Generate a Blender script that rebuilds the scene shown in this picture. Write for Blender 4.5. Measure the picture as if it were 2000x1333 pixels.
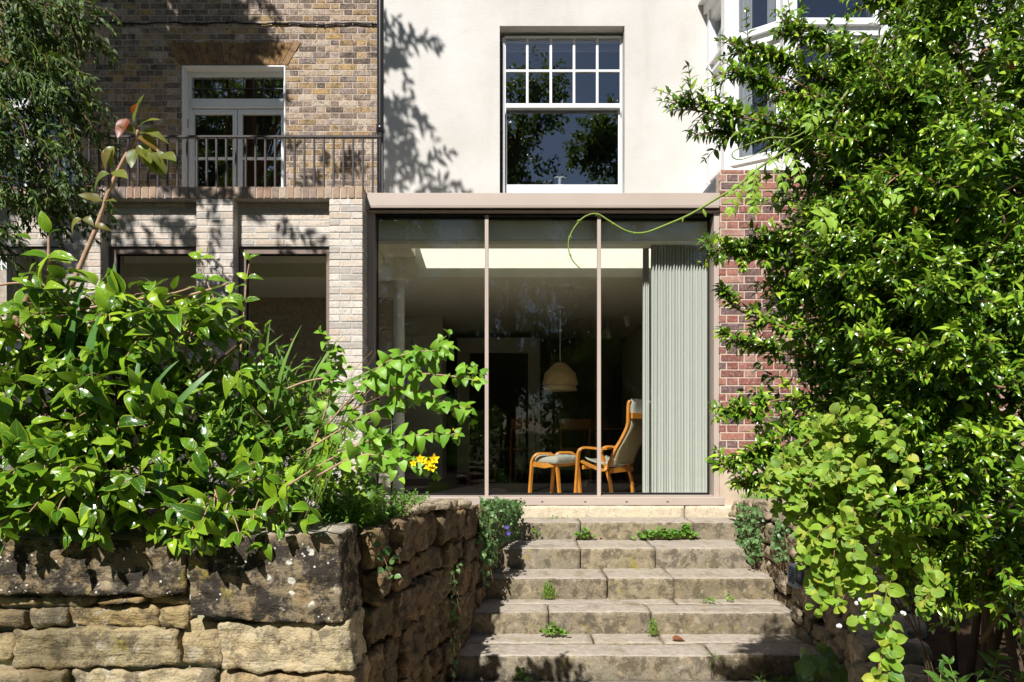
import bpy, math, random
import numpy as np
from mathutils import Vector, Matrix, noise

for o in list(bpy.data.objects):
    bpy.data.objects.remove(o)
random.seed(7); rng = np.random.default_rng(7)
SC = bpy.context.scene
COL = SC.collection

# ------------------------------------------------------------------ camera
F = 1333.33; ZC = 0.624; HY = 840.0
cam_d = bpy.data.cameras.new('camera')
cam_d.sensor_width = 36.0; cam_d.lens = 24.0
cam_d.shift_y = (HY - 666.5) / 2000.0
cam_d.clip_start = 0.05; cam_d.clip_end = 2000
cam = bpy.data.objects.new('camera', cam_d); COL.objects.link(cam)
cam.location = (0, 0, ZC); cam.rotation_euler = (math.radians(90), 0, 0)
SC.camera = cam

# ------------------------------------------------------------------ light
SUN = Vector((0.35, 1.0, -1.06)).normalized()       # direction the light travels
elev = math.asin(-SUN.z)
azim = math.atan2(-SUN.x, -SUN.y)                    # where the sun stands, from +Y clockwise
W = bpy.data.worlds.new('World'); SC.world = W; W.use_nodes = True
wn = W.node_tree.nodes; wl = W.node_tree.links
bg = wn['Background']
sky = wn.new('ShaderNodeTexSky'); sky.sky_type = 'NISHITA'; sky.sun_disc = False
sky.sun_elevation = elev; sky.sun_rotation = azim
sky.air_density = 0.75; sky.dust_density = 0.3; sky.ozone_density = 1.0
wl.new(sky.outputs[0], bg.inputs[0]); bg.inputs[1].default_value = 0.055
sun_d = bpy.data.lights.new('sun', 'SUN'); sun_d.energy = 5.0; sun_d.angle = math.radians(0.53)
sun_d.color = (1.0, 0.975, 0.94)
sun = bpy.data.objects.new('sun', sun_d); COL.objects.link(sun)
sun.rotation_euler = SUN.to_track_quat('-Z', 'Y').to_euler(); sun.location = (-6, -10, 20)
vs = SC.view_settings
SC.display_settings.display_device = 'sRGB'
vs.view_transform = 'Standard'; vs.look = 'None'; vs.exposure = 0.45; vs.gamma = 1.0
vs.use_curve_mapping = False
SC.render.engine = 'CYCLES'
cy = SC.cycles
cy.use_denoising = True
cy.max_bounces = 9; cy.diffuse_bounces = 4; cy.glossy_bounces = 4; cy.transparent_max_bounces = 16
cy.transmission_bounces = 6; cy.sample_clamp_indirect = 6.0
cy.caustics_reflective = False; cy.caustics_refractive = False
try:
    cy.denoiser = 'OPENIMAGEDENOISE'
except Exception:
    pass

# ------------------------------------------------------------------ helpers
def P(px, py, d):
    return Vector(((px - 1000) * d / F, d, ZC + (HY - py) * d / F))
def PX(px, d): return (px - 1000) * d / F
def PZ(py, d): return ZC + (HY - py) * d / F
def project(A):
    A = np.asarray(A, float)
    d = np.maximum(A[:, 1], 0.05)
    return 1000 + A[:, 0] * F / d, HY - (A[:, 2] - ZC) * F / d, A[:, 1]

def lin(h):
    h = h.lstrip('#'); c = [int(h[i:i + 2], 16) / 255 for i in (0, 2, 4)]
    return tuple((v / 12.92 if v <= .04045 else ((v + .055) / 1.055) ** 2.4) for v in c) + (1.0,)

def set_parent(o, parent):
    if parent is not None:
        o.parent = parent
        o.matrix_parent_inverse = Matrix.Translation(-parent.location) if parent.type == 'EMPTY' else Matrix()

def link(o, parent=None):
    COL.objects.link(o); set_parent(o, parent); return o

def thing(name, label, cat, loc=(0, 0, 0), group=None):
    o = bpy.data.objects.new(name, None); o.location = loc; o.empty_display_size = .1
    COL.objects.link(o); tag(o, label, cat, group); return o

def tag(o, label, cat, group=None):
    o['label'] = label; o['category'] = cat
    if group: o['group'] = group
    return o

def structure(o):
    o['kind'] = 'structure'; return o
def stuff(o):
    o['kind'] = 'stuff'; return o

class MB:
    """collects quads / boxes / prisms into one mesh"""
    def __init__(s): s.v = []; s.f = []
    def quad(s, a, b, c, d):
        n = len(s.v); s.v += [tuple(a), tuple(b), tuple(c), tuple(d)]; s.f.append((n, n + 1, n + 2, n + 3))
    def box(s, x0, x1, y0, y1, z0, z1, bev=0.0):
        x0, x1 = min(x0, x1), max(x0, x1); y0, y1 = min(y0, y1), max(y0, y1); z0, z1 = min(z0, z1), max(z0, z1)
        b = min(bev, (x1 - x0) * .3, (y1 - y0) * .3, (z1 - z0) * .3)
        n = len(s.v)
        if b <= 0:
            s.v += [(x0, y0, z0), (x1, y0, z0), (x1, y1, z0), (x0, y1, z0), (x0, y0, z1), (x1, y0, z1), (x1, y1, z1), (x0, y1, z1)]
            s.f += [tuple(n + i for i in q) for q in ((0, 3, 2, 1), (4, 5, 6, 7), (0, 1, 5, 4), (1, 2, 6, 5), (2, 3, 7, 6), (3, 0, 4, 7))]
            return
        # chamfered box: 24 verts
        X = (x0, x1); Y = (y0, y1); Z = (z0, z1)
        idx = {}
        for i in (0, 1):
            for j in (0, 1):
                for k in (0, 1):
                    sx, sy, sz = (1 if i == 0 else -1), (1 if j == 0 else -1), (1 if k == 0 else -1)
                    for ax in range(3):
                        p = [X[i] + sx * b, Y[j] + sy * b, Z[k] + sz * b]
                        p[ax] = (X[i], Y[j], Z[k])[ax]
                        idx[(i, j, k, ax)] = len(s.v); s.v.append(tuple(p))
        I = idx
        def fq(l): s.f.append(tuple(I[q] for q in l))
        fq([(0, 0, 0, 0), (0, 0, 1, 0), (0, 1, 1, 0), (0, 1, 0, 0)]); fq([(1, 0, 0, 0), (1, 1, 0, 0), (1, 1, 1, 0), (1, 0, 1, 0)])
        fq([(0, 0, 0, 1), (1, 0, 0, 1), (1, 0, 1, 1), (0, 0, 1, 1)]); fq([(0, 1, 0, 1), (0, 1, 1, 1), (1, 1, 1, 1), (1, 1, 0, 1)])
        fq([(0, 0, 0, 2), (0, 1, 0, 2), (1, 1, 0, 2), (1, 0, 0, 2)]); fq([(0, 0, 1, 2), (1, 0, 1, 2), (1, 1, 1, 2), (0, 1, 1, 2)])
        for i in (0, 1):
            for j in (0, 1):
                q = [(i, j, 0, 0), (i, j, 1, 0), (i, j, 1, 1), (i, j, 0, 1)]
                fq(q if (i == j) else q[::-1])
        for i in (0, 1):
            for k in (0, 1):
                q = [(i, 0, k, 0), (i, 0, k, 2), (i, 1, k, 2), (i, 1, k, 0)]
                fq(q if (i == k) else q[::-1])
        for j in (0, 1):
            for k in (0, 1):
                q = [(0, j, k, 1), (1, j, k, 1), (1, j, k, 2), (0, j, k, 2)]
                fq(q if (j == k) else q[::-1])
        for i in (0, 1):
            for j in (0, 1):
                for k in (0, 1):
                    t = [(i, j, k, 0), (i, j, k, 1), (i, j, k, 2)]
                    fq(t if (i + j + k) % 2 == 0 else t[::-1])
    def prism(s, poly, a, b, axis='y'):
        """poly: list of 2D points; extruded from a to b. axis y: poly = (x,z); axis x: poly=(y,z); axis z: poly=(x,y)"""
        n = len(s.v); m = len(poly)
        def pt(p, t):
            return (p[0], t, p[1]) if axis == 'y' else ((t, p[0], p[1]) if axis == 'x' else (p[0], p[1], t))
        s.v += [pt(p, a) for p in poly] + [pt(p, b) for p in poly]
        s.f.append(tuple(n + i for i in range(m))); s.f.append(tuple(n + m + i for i in range(m))[::-1])
        for i in range(m):
            j = (i + 1) % m
            s.f.append((n + i, n + m + i, n + m + j, n + j))
    def lathe(s, prof, cx, cy_, seg=20):
        n = len(s.v); m = len(prof)
        for k in range(seg):
            a = 2 * math.pi * k / seg
            s.v += [(cx + r * math.cos(a), cy_ + r * math.sin(a), z) for r, z in prof]
        for k in range(seg):
            k2 = (k + 1) % seg
            for i in range(m - 1):
                s.f.append((n + k * m + i, n + k2 * m + i, n + k2 * m + i + 1, n + k * m + i + 1))
    def tube(s, pts, rad, sides=6, cap=True):
        pts = [Vector(p) for p in pts]; m = len(pts)
        if not hasattr(rad, '__len__'): rad = [rad] * m
        n = len(s.v); up = None
        for i, p in enumerate(pts):
            t = (pts[min(i + 1, m - 1)] - pts[max(i - 1, 0)])
            t = t.normalized() if t.length > 1e-9 else Vector((0, 0, 1))
            if up is None:
                up = t.orthogonal().normalized()
            up = (up - t * up.dot(t))
            up = up.normalized() if up.length > 1e-6 else t.orthogonal().normalized()
            w = t.cross(up)
            for k in range(sides):
                a = 2 * math.pi * k / sides
                s.v.append(tuple(p + (up * math.cos(a) + w * math.sin(a)) * rad[i]))
        for i in range(m - 1):
            for k in range(sides):
                k2 = (k + 1) % sides
                s.f.append((n + i * sides + k, n + i * sides + k2, n + (i + 1) * sides + k2, n + (i + 1) * sides + k))
        if cap:
            s.f.append(tuple(n + k for k in range(sides))[::-1]); s.f.append(tuple(n + (m - 1) * sides + k for k in range(sides)))
    def sweep(s, pts, wv, w, h):
        """rectangular bar along pts; wv = width direction, w full width, h full thickness"""
        pts = [Vector(p) for p in pts]; m = len(pts); n = len(s.v); wv = Vector(wv).normalized()
        for i, p in enumerate(pts):
            t = (pts[min(i + 1, m - 1)] - pts[max(i - 1, 0)]).normalized()
            nn = t.cross(wv).normalized()
            for a, b in ((-1, -1), (1, -1), (1, 1), (-1, 1)):
                s.v.append(tuple(p + wv * (a * w / 2) + nn * (b * h / 2)))
        for i in range(m - 1):
            for k in range(4):
                k2 = (k + 1) % 4
                s.f.append((n + i * 4 + k, n + i * 4 + k2, n + (i + 1) * 4 + k2, n + (i + 1) * 4 + k))
        s.f.append((n + 3, n + 2, n + 1, n)); e = n + (m - 1) * 4; s.f.append((e, e + 1, e + 2, e + 3))
    def build(s, name, mat, parent=None, smooth=False):
        me = bpy.data.meshes.new(name); me.from_pydata(s.v, [], s.f)
        if smooth:
            me.polygons.foreach_set('use_smooth', [True] * len(me.polygons))
        me.materials.append(mat); me.update()
        return link(bpy.data.objects.new(name, me), parent)

def box_obj(name, mat, parent, x0, x1, y0, y1, z0, z1, bev=0.0):
    m = MB(); m.box(x0, x1, y0, y1, z0, z1, bev); return m.build(name, mat, parent)

def tri_mesh(name, V, T, mat, uv=None, smooth=True):
    me = bpy.data.meshes.new(name)
    V = np.asarray(V, np.float32); T = np.asarray(T, np.int32)
    me.vertices.add(len(V)); me.vertices.foreach_set('co', V.ravel())
    me.loops.add(T.size); me.loops.foreach_set('vertex_index', T.ravel())
    me.polygons.add(len(T)); me.polygons.foreach_set('loop_start', np.arange(len(T), dtype=np.int32) * 3)
    try:
        me.polygons.foreach_set('loop_total', np.full(len(T), 3, np.int32))
    except Exception:
        pass
    if smooth: me.polygons.foreach_set('use_smooth', np.ones(len(T), bool))
    if uv is not None:
        l = me.uv_layers.new(name='UVMap'); l.data.foreach_set('uv', np.asarray(uv, np.float32)[T.ravel()].ravel())
    me.materials.append(mat); me.update(calc_edges=True); me.validate()
    return me

# ------------------------------------------------------------------ materials
class NB:
    def __init__(s, name):
        s.m = bpy.data.materials.new(name); s.m.use_nodes = True
        s.t = s.m.node_tree; s.n = s.t.nodes; s.l = s.t.links
        s.b = s.n['Principled BSDF']; s.out = s.n['Material Output']
    def add(s, t, **k):
        n = s.n.new(t)
        for a, v in k.items(): setattr(n, a, v)
        return n
    def put(s, sock, v):
        if hasattr(v, 'is_output') and v.is_output: s.l.new(v, sock)
        else: sock.default_value = v
    def pos(s):
        if not hasattr(s, '_p'): s._p = s.add('ShaderNodeNewGeometry')
        return s._p.outputs['Position']
    def rnd(s):
        if not hasattr(s, '_r'):
            g = s.add('ShaderNodeNewGeometry'); o = s.add('ShaderNodeObjectInfo')
            a = s.math('ADD', g.outputs['Random Per Island'], o.outputs['Random'])
            s._r = s.math('FRACT', a)
        return s._r
    def math(s, op, a, b=None, clamp=False):
        n = s.add('ShaderNodeMath', operation=op, use_clamp=clamp); s.put(n.inputs[0], a)
        if b is not None: s.put(n.inputs[1], b)
        return n.outputs[0]
    def noise(s, scale, detail=4, rough=.55, vec=None, dist=0.0):
        n = s.add('ShaderNodeTexNoise'); s.put(n.inputs['Vector'], vec or s.pos())
        n.inputs['Scale'].default_value = scale; n.inputs['Detail'].default_value = detail
        n.inputs['Roughness'].default_value = rough; n.inputs['Distortion'].default_value = dist
        return n.outputs[0]
    def voro(s, scale, feat='F1', out=0, vec=None):
        n = s.add('ShaderNodeTexVoronoi', feature=feat); s.put(n.inputs['Vector'], vec or s.pos())
        n.inputs['Scale'].default_value = scale; return n.outputs[out]
    def ramp(s, fac, stops, interp='LINEAR'):
        n = s.add('ShaderNodeValToRGB'); r = n.color_ramp; r.interpolation = interp
        while len(r.elements) < len(stops): r.elements.new(.5)
        for e, (p, c) in zip(r.elements, stops):
            e.position = p; e.color = c if len(c) == 4 else tuple(c) + (1,)
        s.put(n.inputs[0], fac); return n.outputs[0]
    def step(s, fac, lo, hi):
        n = s.add('ShaderNodeMapRange'); n.interpolation_type = 'SMOOTHSTEP'; s.put(n.inputs[0], fac)
        n.inputs[1].default_value = lo; n.inputs[2].default_value = hi; return n.outputs[0]
    def mix(s, f, a, b, mode='MIX'):
        n = s.add('ShaderNodeMix', data_type='RGBA', blend_type=mode); s.put(n.inputs[0], f)
        s.put(n.inputs[6], a); s.put(n.inputs[7], b); return n.outputs[2]
    def scalev(s, v):
        n = s.add('ShaderNodeMapping'); s.put(n.inputs[0], s.pos()); n.inputs['Scale'].default_value = v; return n.outputs[0]
    def bump(s, h, dist=.01, strength=.6):
        n = s.add('ShaderNodeBump'); n.inputs['Distance'].default_value = dist; n.inputs['Strength'].default_value = strength
        s.put(n.inputs['Height'], h); s.l.new(n.outputs[0], s.b.inputs['Normal']); return n.outputs[0]
    def base(s, c, rough=.7, spec=.4, metal=0.0):
        s.put(s.b.inputs['Base Color'], c); s.put(s.b.inputs['Roughness'], rough)
        s.b.inputs['Specular IOR Level'].default_value = spec; s.b.inputs['Metallic'].default_value = metal
        return s.m

M = {}
def simple(name, c, rough=.6, spec=.4, metal=0.0, var=.12, nscale=6, bump=0, bscale=60):
    b = NB(name); c = lin(c) if isinstance(c, str) else c
    n = b.noise(nscale, 5)
    dark = tuple(v * (1 - var) for v in c[:3]) + (1,); light = tuple(min(1, v * (1 + var)) for v in c[:3]) + (1,)
    col = b.ramp(n, [(.3, dark), (.7, light)])
    if bump: b.bump(b.noise(bscale, 5), .004, bump)
    M[name] = b.base(col, rough, spec, metal); return M[name]

def brick_mat(name, cols, soot, soot_amt, light_amt, bump=.7, spots=None):
    b = NB(name); r = b.rnd()
    k = len(cols)
    col = b.ramp(r, [(i / k, lin(c)) for i, c in enumerate(cols)], 'CONSTANT')
    hue = b.ramp(b.noise(14, 5, .7, dist=.5), [(k / 6, lin(cols[(k * 5 + 1) % len(cols)])) for k in range(7)])
    col = b.mix(.25, col, hue)
    col = b.mix(b.math('MULTIPLY', b.step(b.noise(34, 7, .72), .47, .66), light_amt), col, lin('#c8bbac'))
    col = b.mix(b.math('MULTIPLY', b.step(b.noise(11, 7, .75), .48, .64), soot_amt), col, lin(soot))
    col = b.mix(b.math('MULTIPLY', b.step(b.noise(90, 3), .58, .72), .55), col, lin(soot))
    if spots: col = b.mix(b.math('MULTIPLY', b.step(b.noise(55, 3, .5), .56, .68), .6), col, lin(spots))
    b.bump(b.math('ADD', b.noise(120, 4), b.noise(30, 3)), .006, bump)
    M[name] = b.base(col, .9, .2); return M[name]
brick_mat('stock_brick', ['#9c8058', '#6c5c54', '#ab967e', '#7e7270', '#b3925a', '#584d49', '#a6958c', '#433b38', '#927e72', '#bfb09f', '#75685f', '#a5885c', '#857268', '#b29f8c'], '#2a2421', .62, .45, .9, '#332b27')
brick_mat('arch_brick', ['#7c6142', '#8a6a42', '#6d573f', '#917350'], '#2f2822', .6, .2, .8)
brick_mat('pale_brick', ['#d6cdc0', '#c6bdb1', '#ded5c8', '#b5aea6', '#cfc1b0', '#a8a39d', '#d8c9b8', '#c6b4a1', '#ded6cb'], '#918a82', .28, .35, .6, '#a0968b')
brick_mat('pale_cap_brick', ['#a4876c', '#b59a80', '#8d776a', '#94705a', '#b8a48f', '#7d6f68'], '#5c534e', .3, .3, .6)
brick_mat('red_brick', ['#8c5348', '#7d4a43', '#9a655a', '#675250', '#a5705f', '#74473f', '#5f5355', '#93594d', '#b08a7a'], '#433839', .35, .4, .6)
simple('mortar_stock', '#b5a698', .95, .15, var=.25, nscale=18, bump=.7, bscale=90)
simple('mortar_pale', '#bdb8b2', .95, .15, var=.12, nscale=18, bump=.5, bscale=90)
simple('mortar_red', '#c4b3a1', .95, .15, var=.12, nscale=18, bump=.5, bscale=90)

b = NB('upper_brick'); t = b.add('ShaderNodeTexBrick'); t.inputs['Scale'].default_value = 1.0
mp = b.add('ShaderNodeMapping'); b.l.new(b.pos(), mp.inputs[0]); mp.inputs['Rotation'].default_value = (math.radians(-90), 0, 0)
b.l.new(mp.outputs[0], t.inputs[0]); t.inputs['Brick Width'].default_value = .225; t.inputs['Row Height'].default_value = .0759
t.inputs['Mortar Size'].default_value = .006
for i, c in enumerate(('#8d6c45', '#6f5847', '#9d8d7b')): t.inputs[1 + i].default_value = lin(c)
M['upper_brick'] = b.base(t.outputs[0], .9, .2)

# white lime render, slightly uneven and stained
b = NB('white_render')
col = b.ramp(b.noise(1.3, 6, .6), [(.3, lin('#c3bfb8')), (.55, lin('#cdc9c3')), (.8, lin('#d3d0cb'))])
st = b.noise(1.0, 5, .6, b.scalev((3.0, 3.0, .5)))
col = b.mix(b.math('MULTIPLY', b.step(st, .52, .78), .35), col, lin('#b8b0a2'))
b.bump(b.math('ADD', b.noise(3.5, 3), b.math('MULTIPLY', b.noise(45, 5), .35)), .02, .35)
M['white_render'] = b.base(col, .85, .25)
simple('white_paint', '#e2e2e2', .35, .5, var=.03, nscale=9, bump=.06, bscale=30)
simple('bronze_metal', '#b6a699', .45, .5, .0, var=.05, nscale=3)
simple('bronze_dark', '#5d5049', .45, .5, .3, var=.06, nscale=3)
simple('black_metal', '#0c0d0f', .4, .5, .0, var=.1)
simple('downpipe_black', '#15171b', .3, .6, .0, var=.15, nscale=12)
simple('rail_metal', '#393431', .5, .45, .2, var=.08)
simple('lead', '#4c4e52', .6, .4, .3, var=.2, nscale=14)
simple('rubber', '#101010', .7, .3)
simple('dark_void', '#2a2724', .9, .1)
simple('column_paint', '#ecebe4', .6, .3, var=.02)
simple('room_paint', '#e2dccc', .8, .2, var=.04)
simple('ceiling_paint', '#ece8d8', .85, .2, var=.03)
simple('pelmet_paint', '#c6cbc0', .8, .2, var=.03)
simple('pale_bounce_floor', '#ddd2bd', .6, .3, var=.06, nscale=5)
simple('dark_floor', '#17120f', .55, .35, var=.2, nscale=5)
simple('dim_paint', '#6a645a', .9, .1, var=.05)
simple('cupboard', '#c2bdb0', .7, .3, var=.03)
simple('brass', '#7d6a3c', .4, .5, .8)
simple('grey_metal', '#5c6167', .5, .5, .4, var=.15, nscale=30)
simple('cable_black', '#17181b', .6, .3)
simple('wood', '#c9812f', .42, .45, var=.18, nscale=12)
simple('dark_wood', '#6b4020', .5, .4, var=.2, nscale=10)
simple('lamp_fabric', '#e0c495', .9, .2, var=.08, nscale=30, bump=.4, bscale=200)
simple('blind_fabric', '#b9bec4', .9, .2, var=.03)
simple('sheer', '#dfe0de', .9, .2, var=.03)
simple('wool', '#aaa79c', .95, .1, var=.35, nscale=160, bump=.8, bscale=260)
simple('canvas', '#a8987b', .95, .1, var=.1, nscale=60)
b = NB('curtain_fabric')
col = b.ramp(b.noise(220, 3, .5, b.scalev((1, 1, .25))), [(.3, lin('#cbcbc5')), (.7, lin('#dadad4'))])
M['curtain_fabric'] = b.base(col, .95, .15)

def glass_mat(name, tint, f0):
    b = NB(name); b.n.remove(b.b)
    lw = b.add('ShaderNodeLayerWeight'); lw.inputs['Blend'].default_value = .5
    p5 = b.math('POWER', lw.outputs['Facing'], 5.0)
    fac = b.math('ADD', b.math('MULTIPLY', p5, 1 - f0), f0, True)
    tr = b.add('ShaderNodeBsdfTransparent'); tr.inputs[0].default_value = tint
    gl = b.add('ShaderNodeBsdfGlossy'); gl.inputs['Roughness'].default_value = 0.0
    # old panes are never quite flat
    bp = b.add('ShaderNodeBump'); bp.inputs['Distance'].default_value = .004; bp.inputs['Strength'].default_value = .12
    b.l.new(b.noise(2.2, 2), bp.inputs['Height']); b.l.new(bp.outputs[0], gl.inputs['Normal'])
    mx = b.add('ShaderNodeMixShader'); b.l.new(fac, mx.inputs[0]); b.l.new(tr.outputs[0], mx.inputs[1]); b.l.new(gl.outputs[0], mx.inputs[2])
    b.l.new(mx.outputs[0], b.out.inputs[0]); M[name] = b.m
glass_mat('door_glass', (.97, .985, .97, 1), .04)
glass_mat('window_glass', (.90, .91, .91, 1), .21)
glass_mat('skylight_glass', (.96, .97, .96, 1), .03)

# garden stone
def stone_mat(name, cols, dark, dark_amt, lichen, moss_amt, bumpd=.02, strata=True, warm_c='#b08a4c', warm_a=.5, dstep=(.47, .60), worn=None):
    b = NB(name); r = b.rnd(); k = len(cols)
    col = b.ramp(r, [(i / max(1, k - 1), lin(c)) for i, c in enumerate(cols)])
    warm = b.noise(7, 7, .7, dist=.6)
    col = b.mix(b.math('MULTIPLY', b.step(warm, .42, .68), warm_a), col, lin(warm_c))
    pale = b.noise(16, 6, .65)
    col = b.mix(b.math('MULTIPLY', b.step(pale, .50, .72), .55), col, lin('#c0ac8c'))
    dk = b.noise(10, 8, .75, dist=.3)
    col = b.mix(b.math('MULTIPLY', b.step(dk, *dstep), dark_amt), col, lin(dark))
    pits = b.noise(75, 4, .6)
    col = b.mix(b.math('MULTIPLY', b.step(pits, .58, .68), .5), col, lin('#2b241d'))
    if lichen:
        v = b.voro(13, 'SMOOTH_F1'); wob = b.math('ADD', v, b.math('MULTIPLY', b.noise(60, 3), .22))
        sel = b.step(b.noise(4.5, 2), .44, .52)
        lm = b.math('MULTIPLY', b.math('SUBTRACT', 1.0, b.step(wob, .26, .31)), sel)
        col = b.mix(b.math('MULTIPLY', lm, lichen), col, lin('#cfcabb'))
        v2 = b.voro(38); lm2 = b.math('MULTIPLY', b.math('SUBTRACT', 1.0, b.step(v2, .16, .2)), b.step(b.noise(6, 2), .46, .54))
        col = b.mix(b.math('MULTIPLY', lm2, lichen), col, lin('#d8d4c6'))
        col = b.mix(b.math('MULTIPLY', b.step(b.noise(5.3, 6, .7), .60, .68), .5), col, lin('#9a8a2e'))
    if moss_amt:
        col = b.mix(b.math('MULTIPLY', b.step(b.noise(3.1, 6, .7), .52, .68), moss_amt), col, lin('#565a2a'))
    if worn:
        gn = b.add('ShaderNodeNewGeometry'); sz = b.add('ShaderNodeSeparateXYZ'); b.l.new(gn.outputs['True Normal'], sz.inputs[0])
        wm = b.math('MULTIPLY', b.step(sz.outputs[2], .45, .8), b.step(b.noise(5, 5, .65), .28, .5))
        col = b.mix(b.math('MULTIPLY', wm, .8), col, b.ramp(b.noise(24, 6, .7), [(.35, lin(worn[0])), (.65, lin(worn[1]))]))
    h = b.math('ADD', b.noise(22, 7, .65), b.math('MULTIPLY', b.noise(90, 4), .35))
    if strata:
        h = b.math('ADD', h, b.math('MULTIPLY', b.noise(9, 5, .6, b.scalev((1, 1, 5))), .8))
    b.bump(h, bumpd, .75)
    M[name] = b.base(col, .92, .2); return M[name]
stone_mat('wall_stone', ['#a39374', '#c2ad80', '#70634d', '#c8b896', '#8d7450', '#b09c70', '#9a9078'], '#453e35', .65, .3, .10, .02, True, '#b09258', .38)
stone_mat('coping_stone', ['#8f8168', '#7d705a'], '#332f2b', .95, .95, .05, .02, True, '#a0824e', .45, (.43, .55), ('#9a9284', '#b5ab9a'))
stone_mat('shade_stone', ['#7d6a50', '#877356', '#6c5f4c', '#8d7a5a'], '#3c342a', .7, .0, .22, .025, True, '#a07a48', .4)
stone_mat('right_stone', ['#a3957e', '#b0a088', '#94866f', '#b8a68a'], '#554c42', .5, .25, .1, .025, True, '#b09468', .3)
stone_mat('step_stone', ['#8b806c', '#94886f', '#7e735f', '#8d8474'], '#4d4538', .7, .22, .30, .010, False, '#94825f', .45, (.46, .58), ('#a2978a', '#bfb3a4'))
stone_mat('sill_stone', ['#cfc3aa', '#c4b8a0'], '#9a8e78', .35, .0, .15, .008, False, '#c8b48c', .3)
simple('concrete_plinth', '#c3b09a', .9, .2, var=.14, nscale=5, bump=.6, bscale=40)
simple('wall_core', '#3a3024', .95, .1, var=.4, nscale=14, bump=.8, bscale=40)
simple('soil', '#3b2d20', .95, .1, var=.4, nscale=12, bump=1.0, bscale=45)
simple('lichen_mortar', '#9ba38c', .95, .1, var=.3, nscale=30, bump=.8, bscale=70)
b = NB('ground_mat')
col = b.ramp(b.noise(2.4, 6), [(.3, lin('#3a3d22')), (.55, lin('#4d5a2a')), (.8, lin('#6a5c42'))])
b.bump(b.noise(40, 4), .02, .8); M['ground_mat'] = b.base(col, .95, .15)

def leaf_mat(name, cols, rough=.38, spec=.5, trans=.22, vein=None, margin=None, tcol='#9fc33a', bumpv=0, coat=0.0, gain=1.0):
    b = NB(name); r = b.rnd(); k = len(cols)
    G = lambda c: (c[0] * gain, c[1] * gain, c[2] * gain, 1)
    col = b.ramp(r, [(i / max(1, k - 1), G(lin(c))) for i, c in enumerate(cols)])
    uvn = b.add('ShaderNodeUVMap'); sx = b.add('ShaderNodeSeparateXYZ'); b.l.new(uvn.outputs[0], sx.inputs[0])
    au = b.math('ABSOLUTE', sx.outputs[0])
    if vein:
        rib = b.math('SUBTRACT', 1.0, b.step(au, .02, .09))
        ph = b.math('SUBTRACT', b.math('MULTIPLY', sx.outputs[1], 7.0), b.math('MULTIPLY', au, 1.6))
        sv = b.math('ABSOLUTE', b.math('SUBTRACT', b.math('FRACT', ph), .5))
        side = b.math('SUBTRACT', 1.0, b.step(sv, .02, .10))
        vv = b.math('MAXIMUM', rib, b.math('MULTIPLY', side, .45))
        col = b.mix(b.math('MULTIPLY', vv, .45), col, lin(vein))
        if bumpv:
            b.bump(b.math('SUBTRACT', 1.0, vv), .006, bumpv)
    if margin:
        col = b.mix(b.math('MULTIPLY', b.step(au, .78, 1.0), .6), col, lin(margin))
    col = b.mix(b.math('MULTIPLY', b.step(b.noise(30, 4), .5, .75), .2), col, b.mix(.5, col, lin('#20300f')))
    b.base(col, rough, spec)
    b.b.inputs['Coat Weight'].default_value = coat; b.b.inputs['Coat Roughness'].default_value = .2
    tb = b.add('ShaderNodeBsdfTranslucent'); b.l.new(b.mix(.6, col, lin(tcol)), tb.inputs[0])
    mx = b.add('ShaderNodeMixShader'); mx.inputs[0].default_value = trans
    b.l.new(b.b.outputs[0], mx.inputs[1]); b.l.new(tb.outputs[0], mx.inputs[2]); b.l.new(mx.outputs[0], b.out.inputs[0])
    M[name] = b.m; return b.m
leaf_mat('leathery_leaf', ['#24450f', '#5c8418', '#345c16', '#7c9e20', '#2c5018', '#92ae28', '#44701a'], .22, .45, .14, '#86ac3a', '#aebc30', bumpv=.3, coat=.05, gain=1.15)
leaf_mat('small_leaf', ['#39641f', '#557f2c', '#2f551d', '#628a35', '#48702a'], .32, .6, .22, '#84a84a', coat=.1)
leaf_mat('evergreen_leaf', ['#3a5c14', '#6e9222', '#284410', '#88a82a', '#507820', '#a4bc38', '#203a10', '#5c8222'], .24, .5, .12, None, coat=.06, gain=1.14)
leaf_mat('snowberry_leaf', ['#6d9428', '#8aa832', '#58822c', '#9cb03c', '#4a7630', '#a8aa3c'], .5, .35, .26, '#a8bc50', '#b4bc48', bumpv=.3, gain=1.15)
leaf_mat('hypericum_leaf', ['#629026', '#78a42c', '#528024', '#8aae34'], .45, .35, .2, '#9cbc50', gain=1.15)
leaf_mat('mixed_leaf', ['#557e22', '#6d942c', '#446c20', '#88a636', '#365c1e'], .5, .35, .18, gain=1.12)
leaf_mat('cover_leaf', ['#5f8a2e', '#76a03a', '#4c7a2a', '#86ac48'], .5, .4, .28)
leaf_mat('ivy_leaf', ['#4a6f3a', '#5d8047', '#3a5c2c', '#6e9052', '#2e4c26'], .42, .5, .18, '#93a878')
leaf_mat('vine_leaf', ['#8fb83c', '#a4c84a', '#7da835', '#b0cc50'], .5, .4, .35, tcol='#c6e04a')
leaf_mat('tree_leaf', ['#2f4517', '#3c5620', '#243512', '#4a6226', '#62762c'], .5, .35, .10)
leaf_mat('garden_tree_leaf', ['#2a4020', '#36502a', '#223719', '#445c2c', '#563f24'], .5, .4, .2)
leaf_mat('bronze_leaf', ['#66742a', '#7c7a30', '#56682c', '#7e5a2c'], .4, .45, .25, '#98964a', '#8a4a2c')
leaf_mat('red_leaf', ['#6e2a18', '#8a4422'], .4, .45, .25, '#c8a040', tcol='#d06030')
leaf_mat('strap_leaf', ['#4f7a38', '#5d8844', '#3c6430'], .45, .4, .2)
leaf_mat('grass_blade', ['#5f8a30', '#79a040', '#4d7828'], .6, .3, .3)
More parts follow.
